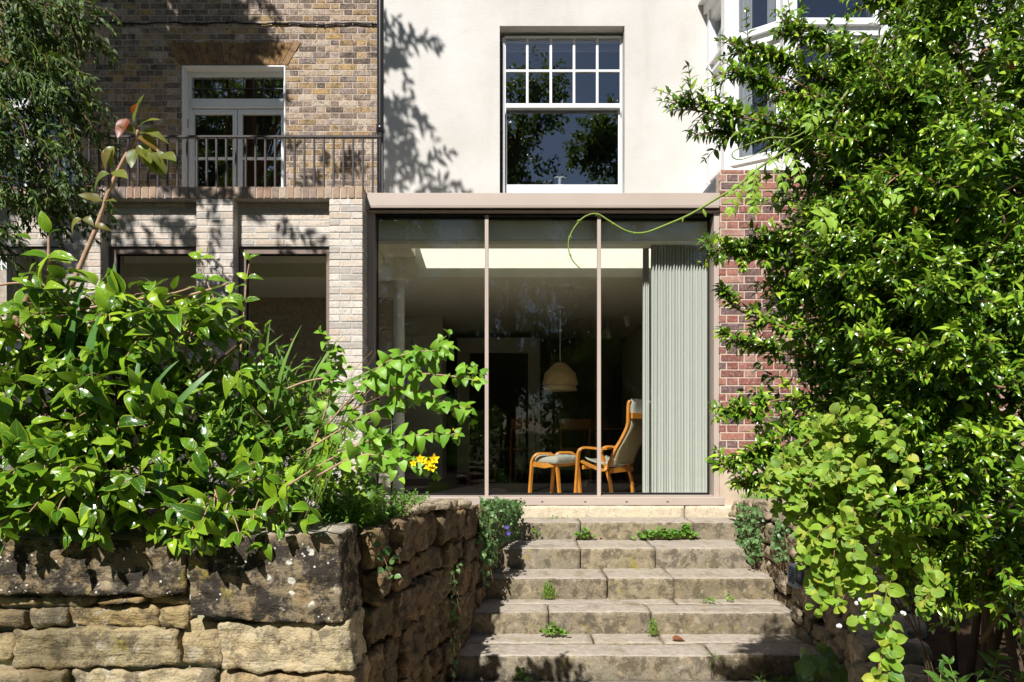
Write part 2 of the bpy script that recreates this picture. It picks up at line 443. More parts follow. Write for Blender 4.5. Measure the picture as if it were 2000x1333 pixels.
leaf_mat('dead_leaf', ['#8a5a38', '#7c5236'], .7, .2, .2, tcol='#d08040')
simple('petal', '#efd21e', .5, .3, var=.1)
simple('purple_petal', '#5a4aa0', .5, .3, var=.1)
simple('berry', '#eef0e6', .35, .5, var=.04)
simple('bud_brown', '#5a3428', .7, .3, var=.2)
simple('twig', '#8a6a4e', .8, .25, var=.25, nscale=40)
simple('twig_green', '#7f9440', .6, .3, var=.15, nscale=30)
simple('pale_stem', '#b08e74', .7, .3, var=.2, nscale=50, bump=.3, bscale=120)
simple('bark', '#5a4a3a', .9, .2, var=.3, nscale=14, bump=1.0, bscale=30)
# ------------------------------------------------------------------ ground and beds
g = MB(); g.quad((-300, -300, -.985), (300, -300, -.985), (300, 300, -.985), (-300, 300, -.985))
structure(g.build('ground', M['ground_mat']))

WP = [(-.70, 2.80), (-.61, 3.2), (-.52, 3.6), (-.43, 4.0), (-.35, 4.4), (-.29, 4.75), (-.22, 5.1), (-.12, 5.5), (-.03, 5.85), (.02, 6.12)]
def wall_x(d):
    for (x0, d0), (x1, d1) in zip(WP, WP[1:]):
        if d <= d1: return x0 + (x1 - x0) * (d - d0) / (d1 - d0)
    return WP[-1][0]
def wall_top(d):
    pts = [(2.8, .19), (4.0, .17), (4.5, .12), (5.2, .02), (6.2, -.10)]
    for (a, za), (b_, zb) in zip(pts, pts[1:]):
        if d <= b_: return za + (zb - za) * (d - a) / (b_ - a)
    return -.1
s = MB()
def soil_z(x, d):
    return min(.13, wall_top(d) - .03) + .05 * noise.noise(Vector((x * 2, d * 2, 0)))
ds = [3.02 + i * .17 for i in range(21)]
for i in range(len(ds) - 1):
    a, c = ds[i], ds[i + 1]
    for j in range(16):
        def gp(d, j):
            xr = wall_x(d) - .2; x = xr + (-6.5 - xr) * (j / 16) ** 1.5
            return (x, d, soil_z(x, d))
        s.quad(gp(a, j), gp(c, j), gp(c, j + 1), gp(a, j + 1))
structure(s.build('flower_bed', M['soil'], smooth=True))
RP = [(1.15, 1.5), (1.2, 2.1), (1.34, 2.7), (1.6, 3.15), (1.86, 3.6), (1.98, 4.1), (2.0, 4.6), (2.0, 6.2)]
def rwall_x(d):
    if d <= RP[0][1]: return RP[0][0]
    for (x0, d0), (x1, d1) in zip(RP, RP[1:]):
        if d <= d1: return x0 + (x1 - x0) * (d - d0) / (d1 - d0)
    return RP[-1][0]
def rwall_top(d):
    pts = [(1.6, -.26), (2.4, -.22), (3.0, -.18), (3.8, -.10), (4.6, .02), (5.4, .06), (6.2, -.03)]
    if d <= 1.6: return -.26
    for (a, za), (b_, zb) in zip(pts, pts[1:]):
        if d <= b_: return za + (zb - za) * (d - a) / (b_ - a)
    return -.03
s = MB()
ds = [1.2 + i * .2 for i in range(27)]
for i in range(len(ds) - 1):
    a, c = ds[i], min(ds[i + 1], 6.44)
    if a >= 6.44: break
    for j in range(14):
        def gp(d, j):
            xw = rwall_x(d) + .12; x = xw + 6 * (j / 14) ** 1.5
            return (x, d, rwall_top(d) - .04 + .10 * (x - xw) + .06 * noise.noise(Vector((x * 2, d * 2, 5))))
        s.quad(gp(a, j), gp(a, j + 1), gp(c, j + 1), gp(c, j))
structure(s.build('planted_bank', M['soil'], smooth=True))

# ------------------------------------------------------------------ stones
def lumpy(w, dp, h, seed, seg=(8, 4, 5), r=.03, amp=.012, freq=9.0, skew=1.0):
    """an irregular rounded block centred on the origin -> verts, quads"""
    nx, ny, nz = seg; V = []; Q = []; key = {}
    off = Vector((seed * 13.7 % 91, seed * 7.3 % 77, seed * 3.1 % 53))
    sk = [(math.sin(seed * (k + 1) * 1.7) * .5 * skew) for k in range(6)]
    r = min(r, w * .4, dp * .4, h * .4)
    def vert(i, j, k):
        kk = (i, j, k)
        if kk in key: return key[kk]
        p = Vector((-w / 2 + w * i / nx, -dp / 2 + dp * j / ny, -h / 2 + h * k / nz))
        inn = Vector((max(-(w / 2 - r), min(w / 2 - r, p.x)), max(-(dp / 2 - r), min(dp / 2 - r, p.y)), max(-(h / 2 - r), min(h / 2 - r, p.z))))
        dd = p - inn
        if dd.length > 1e-6: p = inn + dd.normalized() * min(r, dd.length if dd.length < r else r)
        u, v_ = p.x / w, p.z / h
        p.z += h * .10 * (sk[0] * u + sk[1] * u * v_ * 2); p.x += w * .05 * sk[2] * v_ * 2; p.y += dp * .08 * (sk[3] * u + sk[4] * v_)
        q = p * freq + off
        n1 = noise.noise_vector(q) * amp * .9 + noise.noise_vector(q * 2.7) * amp * .7 + noise.noise_vector(q * 6.1) * amp * .45
        if amp > .008:
            tb = noise.turbulence(q * 1.3, 3, True) - .45
            lay = math.sin(p.z * 95 + 5 * noise.noise(q * .6) + seed) * .22 + (noise.cell(Vector((q.x * .5, q.y * .5, q.z * 2.2))) - .5) * .25
            n1 = n1 * .75 + (dd.normalized() if dd.length > 1e-6 else Vector((0, 0, 0))) * amp * (tb * 1.3 + lay)
        p += n1
        key[kk] = len(V); V.append(tuple(p)); return key[kk]
    for i in range(nx):
        for j in range(ny):
            Q.append((vert(i, j, 0), vert(i, j + 1, 0), vert(i + 1, j + 1, 0), vert(i + 1, j, 0)))
            Q.append((vert(i, j, nz), vert(i + 1, j, nz), vert(i + 1, j + 1, nz), vert(i, j + 1, nz)))
    for i in range(nx):
        for k in range(nz):
            Q.append((vert(i, 0, k), vert(i + 1, 0, k), vert(i + 1, 0, k + 1), vert(i, 0, k + 1)))
            Q.append((vert(i, ny, k), vert(i, ny, k + 1), vert(i + 1, ny, k + 1), vert(i + 1, ny, k)))
    for j in range(ny):
        for k in range(nz):
            Q.append((vert(0, j, k), vert(0, j, k + 1), vert(0, j + 1, k + 1), vert(0, j + 1, k)))
            Q.append((vert(nx, j, k), vert(nx, j + 1, k), vert(nx, j + 1, k + 1), vert(nx, j, k + 1)))
    return V, Q
_seed = [1]
def stone(name, mat, parent, centre, size, rotz=0, seg=None, r=.03, amp=.012, freq=9.0, smooth=True, skew=1.0):
    _seed[0] += 1
    if seg is None:
        seg = tuple(max(3, min(44, int(round(v / (.017 if max(size) > .3 else .024))))) for v in size)
    V, Q = lumpy(*size, _seed[0], seg, r, amp, freq, skew)
    me = bpy.data.meshes.new(name); me.from_pydata(V, [], Q); me.materials.append(mat)
    if smooth: me.polygons.foreach_set('use_smooth', [True] * len(me.polygons))
    o = bpy.data.objects.new(name, me); o.location = centre; o.rotation_euler = (0, 0, rotz)
    link(o, parent)
    if parent is not None and parent.type == 'EMPTY': o.matrix_parent_inverse = Matrix.Translation(-parent.location)
    return o

# left retaining wall --------------------------------------------------------------
lw = thing('garden_wall', 'weathered sandstone retaining wall under the leathery shrub, its corner block spotted with lichen', 'garden wall', (-.7, 2.8, -.98))
m = MB()
core = [(x - .06, d + .05) for x, d in WP] + [(x - .30, d) for x, d in WP[::-1] if d > 3.2] + [(-5.2, 3.16), (-5.2, 2.88)]
for i in range(len(WP) - 1):
    (x0, d0), (x1, d1) = WP[i], WP[i + 1]
    z0, z1 = wall_top(d0) - .05, wall_top(d1) - .05
    a = [(x0 - .07, d0 + (.08 if i == 0 else 0), -.98), (x1 - .07, d1, -.98), (x1 - .07, d1, z1), (x0 - .07, d0 + (.08 if i == 0 else 0), z0)]
    c = [(p[0] - .25, p[1] + (.0), p[2]) for p in a]
    m.quad(*a); m.quad(*c[::-1]); m.quad(a[3], a[2], c[2], c[3])
m.box(-5.2, -.78, 2.885, 3.16, -.98, .10)
m.build('wall_core', M['wall_core'], lw)
D1 = 2.80
def front_stone(x0, y0, x1, y1, mat='wall_stone', proud=0.0, r=.03, amp=.013, depth=.26, freq=8):
    X0, X1 = PX(x0, D1), PX(x1, D1); Z1, Z0 = PZ(y0, D1), PZ(y1, D1)
    stone('stone', M[mat], lw, ((X0 + X1) / 2, D1 + depth / 2 - proud, (Z0 + Z1) / 2), (X1 - X0, depth, Z1 - Z0), 0, None, r, amp, freq)
for a in [(-420, 1052, -44, 1166), (-40, 1050, 369, 1162), (-760, 1052, -424, 1160), (-1150, 1050, -764, 1164)]:
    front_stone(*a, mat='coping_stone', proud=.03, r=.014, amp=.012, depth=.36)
# corner block: long face to the camera, end face to the steps
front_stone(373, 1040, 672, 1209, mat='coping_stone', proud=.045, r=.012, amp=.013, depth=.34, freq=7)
for a in [(-20, 1166, 62, 1188), (66, 1166, 180, 1190), (188, 1164, 282, 1184), (286, 1164, 366, 1186),
          (-60, 1193, 46, 1232), (50, 1191, 122, 1230), (125, 1183, 304, 1228), (307, 1189, 366, 1232),
          (-90, 1238, 16, 1300), (21, 1230, 346, 1308), (352, 1216, 429, 1306), (-300, 1170, -64, 1236), (-420, 1240, -94, 1304),
          (-30, 1312, 124, 1372), (130, 1314, 418, 1384), (-360, 1308, -36, 1380)]:
    front_stone(*a, proud=random.uniform(-.03, .02), r=.014, amp=.013)
front_stone(430, 1213, 690, 1310, proud=.02, r=.016, amp=.015, freq=8)
front_stone(424, 1314, 700, 1395, proud=.01, r=.03, amp=.013)
y = 1390
while y < 1592:
    h = random.uniform(46, 74); x = -420 + random.uniform(-30, 30)
    while x < 660:
        w = random.uniform(120, 300); x1 = min(x + w, 690)
        if x1 > 600: x1 = 690
        front_stone(x, y, x1 - 5, min(y + h - 4, 1600), proud=random.uniform(-.02, .02), r=.03)
        x = x1
    y += h
y = 1168
while y < 1590:                                    # hidden stretch of the front beyond the frame
    h = random.uniform(60, 90); x = -1500
    while x < -430:
        w = random.uniform(160, 320); x1 = min(x + w, -424)
        front_stone(x, y, x1 - 5, min(y + h - 5, 1600), proud=random.uniform(-.02, .02), r=.03)
        x = x1
    y += h
m = MB(); m.box(-3.2, -.80, 2.862, 2.884, -.95, .04); m.build('lichen_mortar', M['lichen_mortar'], lw)
# the return along the steps
cum = [0]
for (x0, d0), (x1, d1) in zip(WP, WP[1:]): cum.append(cum[-1] + math.hypot(x1 - x0, d1 - d0))
def along(sv):
    for i in range(len(WP) - 1):
        if sv <= cum[i + 1] or i == len(WP) - 2:
            t = (sv - cum[i]) / (cum[i + 1] - cum[i]); (x0, d0), (x1, d1) = WP[i], WP[i + 1]
            return x0 + (x1 - x0) * t, d0 + (d1 - d0) * t, math.atan2(d1 - d0, x1 - x0)
z_off = 0.0; row = 0
while z_off < 1.16:
    h = random.choice([.26, .2, .15, .12, .1, .085, .11]) if row else .22
    sv = .34 if (z_off < .34) else (.24 if row % 2 else .3)
    while sv < cum[-1] - .02:
        L = random.uniform(.10, .34) * (1.0 if h > .12 else .85)
        if cum[-1] - sv - L < .08: L = cum[-1] - sv
        x, d, a = along(sv + L / 2)
        zt = wall_top(d) - z_off
        nx_, ny_ = math.sin(a), -math.cos(a)
        pr = random.uniform(-.03, .03); dp = random.uniform(.2, .28)
        top_j = random.uniform(-.03, .02) if row == 0 else 0
        if zt - h < -1.02: hh = zt + 1.02
        else: hh = h
        if hh > .03:
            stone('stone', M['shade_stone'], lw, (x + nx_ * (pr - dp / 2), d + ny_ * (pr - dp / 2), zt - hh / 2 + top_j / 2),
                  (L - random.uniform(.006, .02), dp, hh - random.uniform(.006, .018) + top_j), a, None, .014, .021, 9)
        sv += L
    z_off += h; row += 1
# mossy rubble and cap stones lying on the far end of the wall
for px, py, d, w, h in [(800, 1008, 3.9, .26, .05), (850, 1000, 4.1, .2, .05), (885, 994, 4.25, .16, .06), (905, 985, 4.6, .14, .06), (860, 990, 4.5, .18, .05), (890, 981, 4.9, .13, .05), (838, 984, 5.0, .15, .05)]:
    p = P(px, py, d)
    stone('stone', M['right_stone'], lw, (min(p.x, wall_x(d) - .04), d, wall_top(d) + h * .25), (w, w * .8, h), random.uniform(0, 3), None, .02, .016, 10)

# right retaining wall -------------------------------------------------------------
rw = thing('garden_wall', 'rubble stone wall flanking the steps below the spreading evergreen bush', 'garden wall', (2.0, 4.5, -.98))
XR = 2.0
m = MB()
dd = [1.5 + .23 * k for k in range(21)]; dd[-1] = 6.2
for a, c in zip(dd, dd[1:]):
    za, zc = rwall_top(a) - .05, rwall_top(c) - .05; xa, xc = rwall_x(a) + .07, rwall_x(c) + .07
    q = [(xa, a, -.98), (xc, c, -.98), (xc, c, zc), (xa, a, za)]
    r_ = [(p[0] + .25, p[1], p[2]) for p in q]
    m.quad(*q[::-1]); m.quad(*r_); m.quad(q[3], r_[3], r_[2], q[2])
m.quad((XR + .07, 6.2, -.98), (XR + .32, 6.2, -.98), (XR + .32, 6.2, rwall_top(6.2) - .05), (XR + .07, 6.2, rwall_top(6.2) - .05))
m.build('wall_core', M['wall_core'], rw)
z_off = 0.0; row = 0
while z_off < 1.2:
    h = [.15, .17, .13, .19, .12, .15, .18, .16][row % 8]
    sv = 1.5
    while sv < 6.18:
        L = random.uniform(.10, .27)
        if 6.2 - sv - L < .08: L = 6.2 - sv
        d = sv + L / 2; zt = rwall_top(d) - z_off
        hh = min(h, zt + 1.02); xw = rwall_x(d); sl = math.atan2(rwall_x(d + .05) - rwall_x(d - .05), .1)
        if hh > .04:
            pr = random.uniform(-.02, .035); dp = random.uniform(.2, .28)
            tj = random.uniform(-.02, .03) if row == 0 else 0
            stone('stone', M['right_stone'], rw, (xw - pr + dp / 2 * math.cos(sl), d - dp / 2 * math.sin(sl), zt - hh / 2 + tj / 2), (dp, L / math.cos(sl) - random.uniform(.006, .02), hh - random.uniform(.006, .02) + tj), -sl + random.uniform(-.06, .06), None, .02, .022, 9)
        sv += L
    z_off += h; row += 1
# end of the right wall, facing the camera beside the top step
for px0, py0, px1, py1 in [(1458, 985, 1505, 1010), (1456, 1012, 1474, 1040), (1507, 980, 1545, 1014)]:
    d = 5.9
    stone('stone', M['right_stone'], rw, (PX((px0 + px1) / 2, d), d + .12, PZ((py0 + py1) / 2, d)), (PX(px1, d) - PX(px0, d), .24, PZ(py0, d) - PZ(py1, d)), 0, None, .03, .012, 9)

# ------------------------------------------------------------------ steps
st = thing('garden_steps', 'worn sandstone garden steps with weeds in the joints leading up to the glass doors', 'steps', (1.0, 5.2, -.98))
# front depth, top z, next front depth (tread back)
yf = [1020.4, 1070.6, 1130.0, 1196.4, 1280.0]
fd = [6.02, 5.58, 5.22, 4.82, 4.35]
zt = [PZ(y, d) for y, d in zip(yf, fd)]
joints = [[1134, 1356], [1134, 1281], [1187, 1317], [1072, 1273], [1394]]
zbot = [zt[1] - .03, zt[2] - .03, zt[3] - .03, zt[4] - .03, -.985]
for i in range(5):
    d = fd[i]; back = (fd[i - 1] + .10) if i else 6.40
    xl, xr = wall_x(d) - .06, XR + .04
    xs = [xl] + [PX(j, d) for j in joints[i]] + [xr]
    if i >= 3:                      # a front kerb stone with a separate slab behind it
        mid = d + (.24 if i == 3 else .25)
    else:
        mid = back
    for x0, x1 in zip(xs, xs[1:]):
        gap = .003
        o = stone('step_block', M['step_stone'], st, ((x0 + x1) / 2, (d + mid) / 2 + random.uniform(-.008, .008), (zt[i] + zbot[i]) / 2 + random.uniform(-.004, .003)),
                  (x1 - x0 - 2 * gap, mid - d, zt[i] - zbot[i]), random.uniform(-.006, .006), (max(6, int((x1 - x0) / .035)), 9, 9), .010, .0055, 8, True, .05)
    if i >= 3:
        sx = [xl, PX(1180 if i == 3 else 1170, d), PX(1316, d), xr] if i == 4 else [xl, PX(1340, d), xr]
        for x0, x1 in zip(sx, sx[1:]):
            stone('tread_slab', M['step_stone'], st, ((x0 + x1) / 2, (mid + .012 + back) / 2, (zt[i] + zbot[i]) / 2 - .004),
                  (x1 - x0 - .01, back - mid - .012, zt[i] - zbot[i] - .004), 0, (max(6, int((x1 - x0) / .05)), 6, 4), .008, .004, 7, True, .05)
# dirt packed behind the joints
m = MB()
for i in range(5):
    back = (fd[i - 1] + .08) if i else 6.38
    m.box(wall_x(fd[i]) - .03, XR + .02, fd[i] + .035, back, zbot[i] - .01, zt[i] - .028)
m.build('joint_soil', M['soil'], st)
# limestone sill blocks under the door frame
zs1, zs0 = -.085, PZ(1012, 6.38)
for x0, x1 in [(-.1, PX(1338, 6.38)), (PX(1338, 6.38), 2.3)]:
    stone('sill_block', M['sill_stone'], st, ((x0 + x1) / 2, 6.38 + .15, (zs1 + zs0) / 2 - .03), (x1 - x0 - .012, .3, zs1 - zs0 + .06), 0, (int((x1 - x0) / .05), 5, 5), .008, .0035, 7, True, .03)
# path at the foot of the steps
gp_ = thing('stone_path', 'flat stone slabs of the path at the foot of the garden steps', 'path', (.6, 3.3, -.98))
for r_i, (d0, d1) in enumerate([(3.62, 4.33), (2.9, 3.61), (2.18, 2.89), (1.4, 2.17), (.5, 1.39)]):
    xs = [(-.62, .47, 1.9), (-.78, .2, .9, 1.5), (-1.0, .4, 1.22), (-1.0, .1, 1.12), (-1.0, .3, 1.1)][r_i]
    for x0, x1 in zip(xs, xs[1:]):
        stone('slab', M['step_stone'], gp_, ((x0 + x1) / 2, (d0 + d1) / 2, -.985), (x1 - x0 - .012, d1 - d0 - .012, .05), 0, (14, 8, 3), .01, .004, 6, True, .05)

# ------------------------------------------------------------------ bricks
_bv = {}
def brick_mesh(w, dp, h, mat, k):
    key = (round(w, 3), round(dp, 3), round(h, 3), mat.name, k)
    if key in _bv: return _bv[key]
    r_ = random.Random(hash(key) & 0xffff)
    c = .0045; j = .0022
    def J(): return r_.uniform(-j, j)
    X, Z = w / 2, h / 2
    V = [(-X, dp, -Z), (X, dp, -Z), (X, dp, Z), (-X, dp, Z)]
    V += [(-X + J(), c + J(), -Z + J()), (X + J(), c + J(), -Z + J()), (X + J(), c + J(), Z + J()), (-X + J(), c + J(), Z + J())]
    pr = r_.uniform(-.002, .002)
    V += [(-X + c, pr + J() * .6, -Z + c), (X - c, pr + J() * .6, -Z + c), (X - c, pr + J() * .6, Z - c), (-X + c, pr + J() * .6, Z - c)]
    Q = [(8, 9, 10, 11)]
    for a in range(4):
        b_ = (a + 1) % 4
        Q.append((4 + a, 4 + b_, 8 + b_, 8 + a)); Q.append((a, b_, 4 + b_, 4 + a))
    me = bpy.data.meshes.new('brick'); me.from_pydata(V, [], Q); me.materials.append(mat); me.update()
    _bv[key] = (me, np.array(V), Q); return _bv[key]

def lay_bricks(parent, bricks, mat, y, dp, limit=300, vis=None, facing='front'):
    """bricks: list of (cx, cz, w, h). front: face at depth y looking to -Y. right: cx is depth, y is the X of the face, looking to +X."""
    out = []
    for (cx, cz, w, h) in bricks:
        if w < .02 or h < .02: continue
        if facing == 'front': loc = (cx, y, cz); rz = 0
        else: loc = (y, cx, cz); rz = math.pi / 2
        px, py, d = project(np.array([loc]))
        inframe = -10 < px[0] < 2010 and -10 < py[0] < 1333
        ok = inframe and (vis is None or vis(px[0], py[0]))
        out.append((1 if ok else 0, w * h + random.uniform(0, .0005), loc, rz, w, h))
    out.sort(key=lambda t: (-t[0], -t[1]))
    rest_v = []; rest_f = []; n = 0
    for i, (ok, a, loc, rz, w, h) in enumerate(out):
        me, V, Q = brick_mesh(w, dp, h, mat, random.randrange(4))
        if ok and i < limit:
            o = bpy.data.objects.new('brick', me); o.location = loc; o.rotation_euler = (0, 0, rz); link(o, parent)
        else:
            W2 = V.copy()
            if rz: W2 = np.stack([-V[:, 1], V[:, 0], V[:, 2]], 1)
            W2 = W2 + np.array(loc); rest_v += [tuple(v) for v in W2]; rest_f += [tuple(q + n for q in f) for f in Q]; n += len(V)
    if rest_v:
        me = bpy.data.meshes.new('brickwork'); me.from_pydata(rest_v, [], rest_f); me.materials.append(mat)
        stuff(link(bpy.data.objects.new('brickwork', me), parent))

def courses(x0, x1, z0, z1, ch, bond, holes=(), joint=.010, zphase=0.0, xphase=0.0):
    """brick rectangles for a wall area, cut round the holes"""
    out = []; n = int(math.ceil((z1 - z0) / ch))
    for r_ in range(n):
        za = z0 + r_ * ch + joint / 2; zb = min(z0 + (r_ + 1) * ch - joint / 2, z1)
        if zb - za < .02: continue
        zc = (za + zb) / 2
        cuts = sorted((hx0, hx1) for hx0, hx1, hz0, hz1 in holes if hz0 < zb - .012 and hz1 > za + .012)
        segs = []; cur = x0
        for c0, c1 in cuts:
            if c0 > cur: segs.append((cur, min(c0, x1)))
            cur = max(cur, c1)
        if cur < x1: segs.append((cur, x1))
        if bond == 'flemish': pat = [.215, .1025]; shift = -.086 if r_ % 2 else .083
        elif bond == 'mixed': pat = random.choice([[.215, .1025], [.215, .215, .1025], [.1025, .215]]); shift = random.uniform(-.12, 0)
        else: pat = [bond]; shift = -(bond + joint) / 2 if r_ % 2 else 0
        x = x0 + shift + xphase - .4; k = 0
        while x < x1:
            w = pat[k % len(pat)]; k += 1
            a, c = x, x + w
            for s0, s1 in segs:
                aa, cc = max(a, s0), min(c, s1)
                if cc - aa > .025: out.append(((aa + cc) / 2, zc, cc - aa, zb - za))
            x += w + joint
    return out

def wall_plate(x0, x1, z0, z1, y0, y1, holes):
    """a wall slab with rectangular openings and their reveals"""
    m = MB(); xs = sorted({x0, x1, *[h[0] for h in holes], *[h[1] for h in holes]}); zs = sorted({z0, z1, *[h[2] for h in holes], *[h[3] for h in holes]})
    xs = [x for x in xs if x0 <= x <= x1]; zs = [z for z in zs if z0 <= z <= z1]
    for a, c in zip(xs, xs[1:]):
        for e, f in zip(zs, zs[1:]):
            cx, cz = (a + c) / 2, (e + f) / 2
            if any(h[0] < cx < h[1] and h[2] < cz < h[3] for h in holes): continue
            m.quad((a, y0, e), (c, y0, e), (c, y0, f), (a, y0, f)); m.quad((c, y1, e), (a, y1, e), (a, y1, f), (c, y1, f))
    for h in holes:
        a, c, e, f = max(h[0], x0), min(h[1], x1), max(h[2], z0), min(h[3], z1)
        m.quad((a, y0, f), (c, y0, f), (c, y1, f), (a, y1, f)); m.quad((a, y0, e), (a, y1, e), (c, y1, e), (c, y0, e))
        m.quad((a, y0, e), (a, y0, f), (a, y1, f), (a, y1, e)); m.quad((c, y0, e), (c, y1, e), (c, y1, f), (c, y0, f))
    m.quad((x0, y0, z0), (x0, y0, z1), (x0, y1, z1), (x0, y1, z0)); m.quad((x1, y0, z0), (x1, y1, z0), (x1, y1, z1), (x1, y0, z1))
    m.quad((x0, y0, z1), (x1, y0, z1), (x1, y1, z1), (x0, y1, z1)); m.quad((x0, y0, z0), (x0, y1, z0), (x1, y1, z0), (x1, y0, z0))
    return m

def room(name, x0, x1, y0, y1, z0, z1, mat, front=False):
    """an inward facing room shell, open to the front"""
    m = MB(); t = .05
    m.box(x0 - t, x1 + t, y1, y1 + t, z0 - t, z1 + t)
    m.box(x0 - t, x0, y0, y1, z0 - t, z1 + t); m.box(x1, x1 + t, y0, y1, z0 - t, z1 + t)
    m.box(x0, x1, y0, y1, z0 - t, z0); m.box(x0, x1, y0, y1, z1, z1 + t)
    return structure(m.build(name, mat))

# ------------------------------------------------------------------ stock brick house
DB = 8.5
bh = thing('brick_house', 'soot-stained yellow stock brick house with white painted French doors behind the balcony railing', 'house', (-4, DB, 0))
def door_hole(pa, pb): return (PX(pa, DB), PX(pb, DB), 2.62, PZ(128, DB))
holes = [door_hole(355, 558), door_hole(-52, 151)]
XB0, XB1 = -7.4, -1.5
m = wall_plate(XB0, XB1, -.9, 6.34, DB + .005, DB + .24, holes); bw = m.build('wall', M['mortar_stock'], bh)
box_obj('upper_wall', M['upper_brick'], bh, XB0, XB1, DB + .003, DB + .24, 6.34, 9.5)
arch_z = (PZ(128, DB), PZ(84, DB))
bl = courses(XB0, XB1 , 2.6, 6.34, .0759, 'flemish', holes)
lay_bricks(bw, bl, M['stock_brick'], DB, .011, 300, lambda x, y: 190 < x < 738 and y < 362 or x < 190 and y < 60)
for pa, pb in [(355, 558), (-52, 151)]:      # gauged flat arch
    xa, xb = PX(pa - 4, DB), PX(pb + 4, DB); sp = PX(1026, DB); N = 17
    for i in range(N):
        t0, t1 = i / N, (i + 1) / N
        e = lambda t, z: xa + (xb - xa) * t + (t - .5) * 2 * sp * z
        g_ = .0035
        m = MB(); m.prism([(e(t0, 0) + g_, arch_z[0] + .004), (e(t1, 0) - g_, arch_z[0] + .004), (e(t1, 1) - g_, arch_z[1]), (e(t0, 1) + g_, arch_z[1])], DB - .006 - random.uniform(0, .003), DB + .013)
        m.build('brick', M['arch_brick'], bw)

def french_door(parent, ox):
    """ox: shift in pixels of the door along the wall"""
    q = lambda px, d=DB: PX(px + ox, d)
    zt_ = PZ(128, DB); yb = DB + .11
    fr = MB(); bv = .004
    # thin white edge on the brick face, lining, frame
    xo0, xo1 = q(355), q(558)
    fr.box(xo0 + .002, xo0 + .022, DB - .006, DB + .2, 2.62, zt_ - .002, bv); fr.box(xo1 - .022, xo1 - .002, DB - .006, DB + .2, 2.62, zt_ - .002, bv)
    fr.box(xo0 + .022, xo1 - .022, DB - .006, DB + .2, zt_ - .022, zt_ - .002, bv)
    d = DB + .10
    f0, f1 = q(362, d), q(556, d); g0, g1 = q(373, d), q(553, d)
    ztop = zt_ - .03
    fr.box(xo0 + .022, g0, yb, yb + .08, 2.62, zt_ - .022, bv); fr.box(g1, xo1 - .022, yb, yb + .08, 2.62, zt_ - .022, bv)
    fr.box(g0, g1, yb, yb + .08, PZ(149, d), zt_ - .022, bv)
    fr.box(g0, g1, yb - .012, yb + .08, PZ(211, d), PZ(193, d), bv)
    part = fr.build('french_door', M['white_paint'], parent)
    tp = MB(); tp.box(g0, g1, yb + .03, yb + .036, PZ(193, d), PZ(149, d)); tp.build('fanlight_pane', M['window_glass'], part)
    ld = MB()
    for i in range(1, 9):
        x = g0 + (g1 - g0) * i / 9; ld.box(x - .004, x + .004, yb + .024, yb + .042, PZ(193, d), PZ(149, d))
    zc = PZ(171, d); ld.box(g0, g1, yb + .022, yb + .044, zc - .004, zc + .004)
    ld.build('leaded_bars', M['lead'], part)
    dt = PZ(212, d)
    for a, c, ga, gc in [(366, 461.5, 378, 453), (463, 553, 472, 548)]:
        lf = MB(); y0 = yb + .006; y1 = y0 + .05
        xa, xc, xga, xgc = q(a, d), q(c, d), q(ga, d), q(gc, d)
        zg1 = PZ(222, d)
        lf.box(xa, xga, y0, y1, 2.64, dt - .004, bv); lf.box(xgc, xc, y0, y1, 2.64, dt - .004, bv)
        lf.box(xga, xgc, y0, y1, zg1, dt - .004, bv); lf.box(xga, xgc, y0, y1, 2.64, 2.85, bv)
        for zz in (PZ(308, d), PZ(308, d) - (zg1 - PZ(308, d))):
            lf.box(xga, xgc, y0 + .008, y1 - .01, zz - .016, zz + .016, .003)
        leaf = lf.build('door_leaf', M['white_paint'], part)
        pn = MB(); pn.box(xga, xgc, y0 + .022, y0 + .027, 2.85, zg1); pn.build('pane', M['window_glass'], part)
    hg = MB(); x = q(366, d); hg.box(x - .008, x + .008, yb - .006, yb + .006, PZ(250, d), PZ(232, d), .002); hg.build('hinge', M['brass'], part)
french_door(bh, 0); french_door(bh, -407)
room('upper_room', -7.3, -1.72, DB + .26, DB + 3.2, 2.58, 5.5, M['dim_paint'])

# cable and downpipe
cb = MB(); pts = []
for i in range(60):
    px = 120 + i * (738 - 120) / 59
    pts.append((PX(px, DB), DB - .016, PZ(47 + 1.6 * math.sin(i * .55) + .8 * math.sin(i * 1.7) + (1.5 if i > 40 else 0), DB)))
cb.tube(pts, .010, 6)
for i in range(4, 60, 9): cb.box(pts[i][0] - .008, pts[i][0] + .008, DB - .03, DB, pts[i][2] - .014, pts[i][2] + .014)
tag(cb.build('wall_cable', M['cable_black'], smooth=True), 'black cable clipped along the stock brick wall above the French doors', 'cable')
dpx = thing('downpipe', 'black rainwater downpipe in the corner between stock brick and white render', 'downpipe', (PX(743, 8.35), 8.36, 2.6))
m = MB(); xc = PX(743, 8.36); m.tube([(xc, 8.36, 2.61), (xc, 8.36, 9.4)], .042, 14, False); m.build('pipe', M['downpipe_black'], dpx, True)
for py in (252, -60):
    m = MB(); z = PZ(py, 8.36); m.lathe([(.042, z - .05), (.052, z - .05), (.052, z + .05), (.042, z + .05)], xc, 8.36, 14); m.build('collar', M['downpipe_black'], dpx, True)
m = MB(); m.box(xc - .04, xc + .06, 8.395, 8.5, PZ(262, 8.36) - .012, PZ(262, 8.36) + .012); m.build('bracket', M['downpipe_black'], dpx)

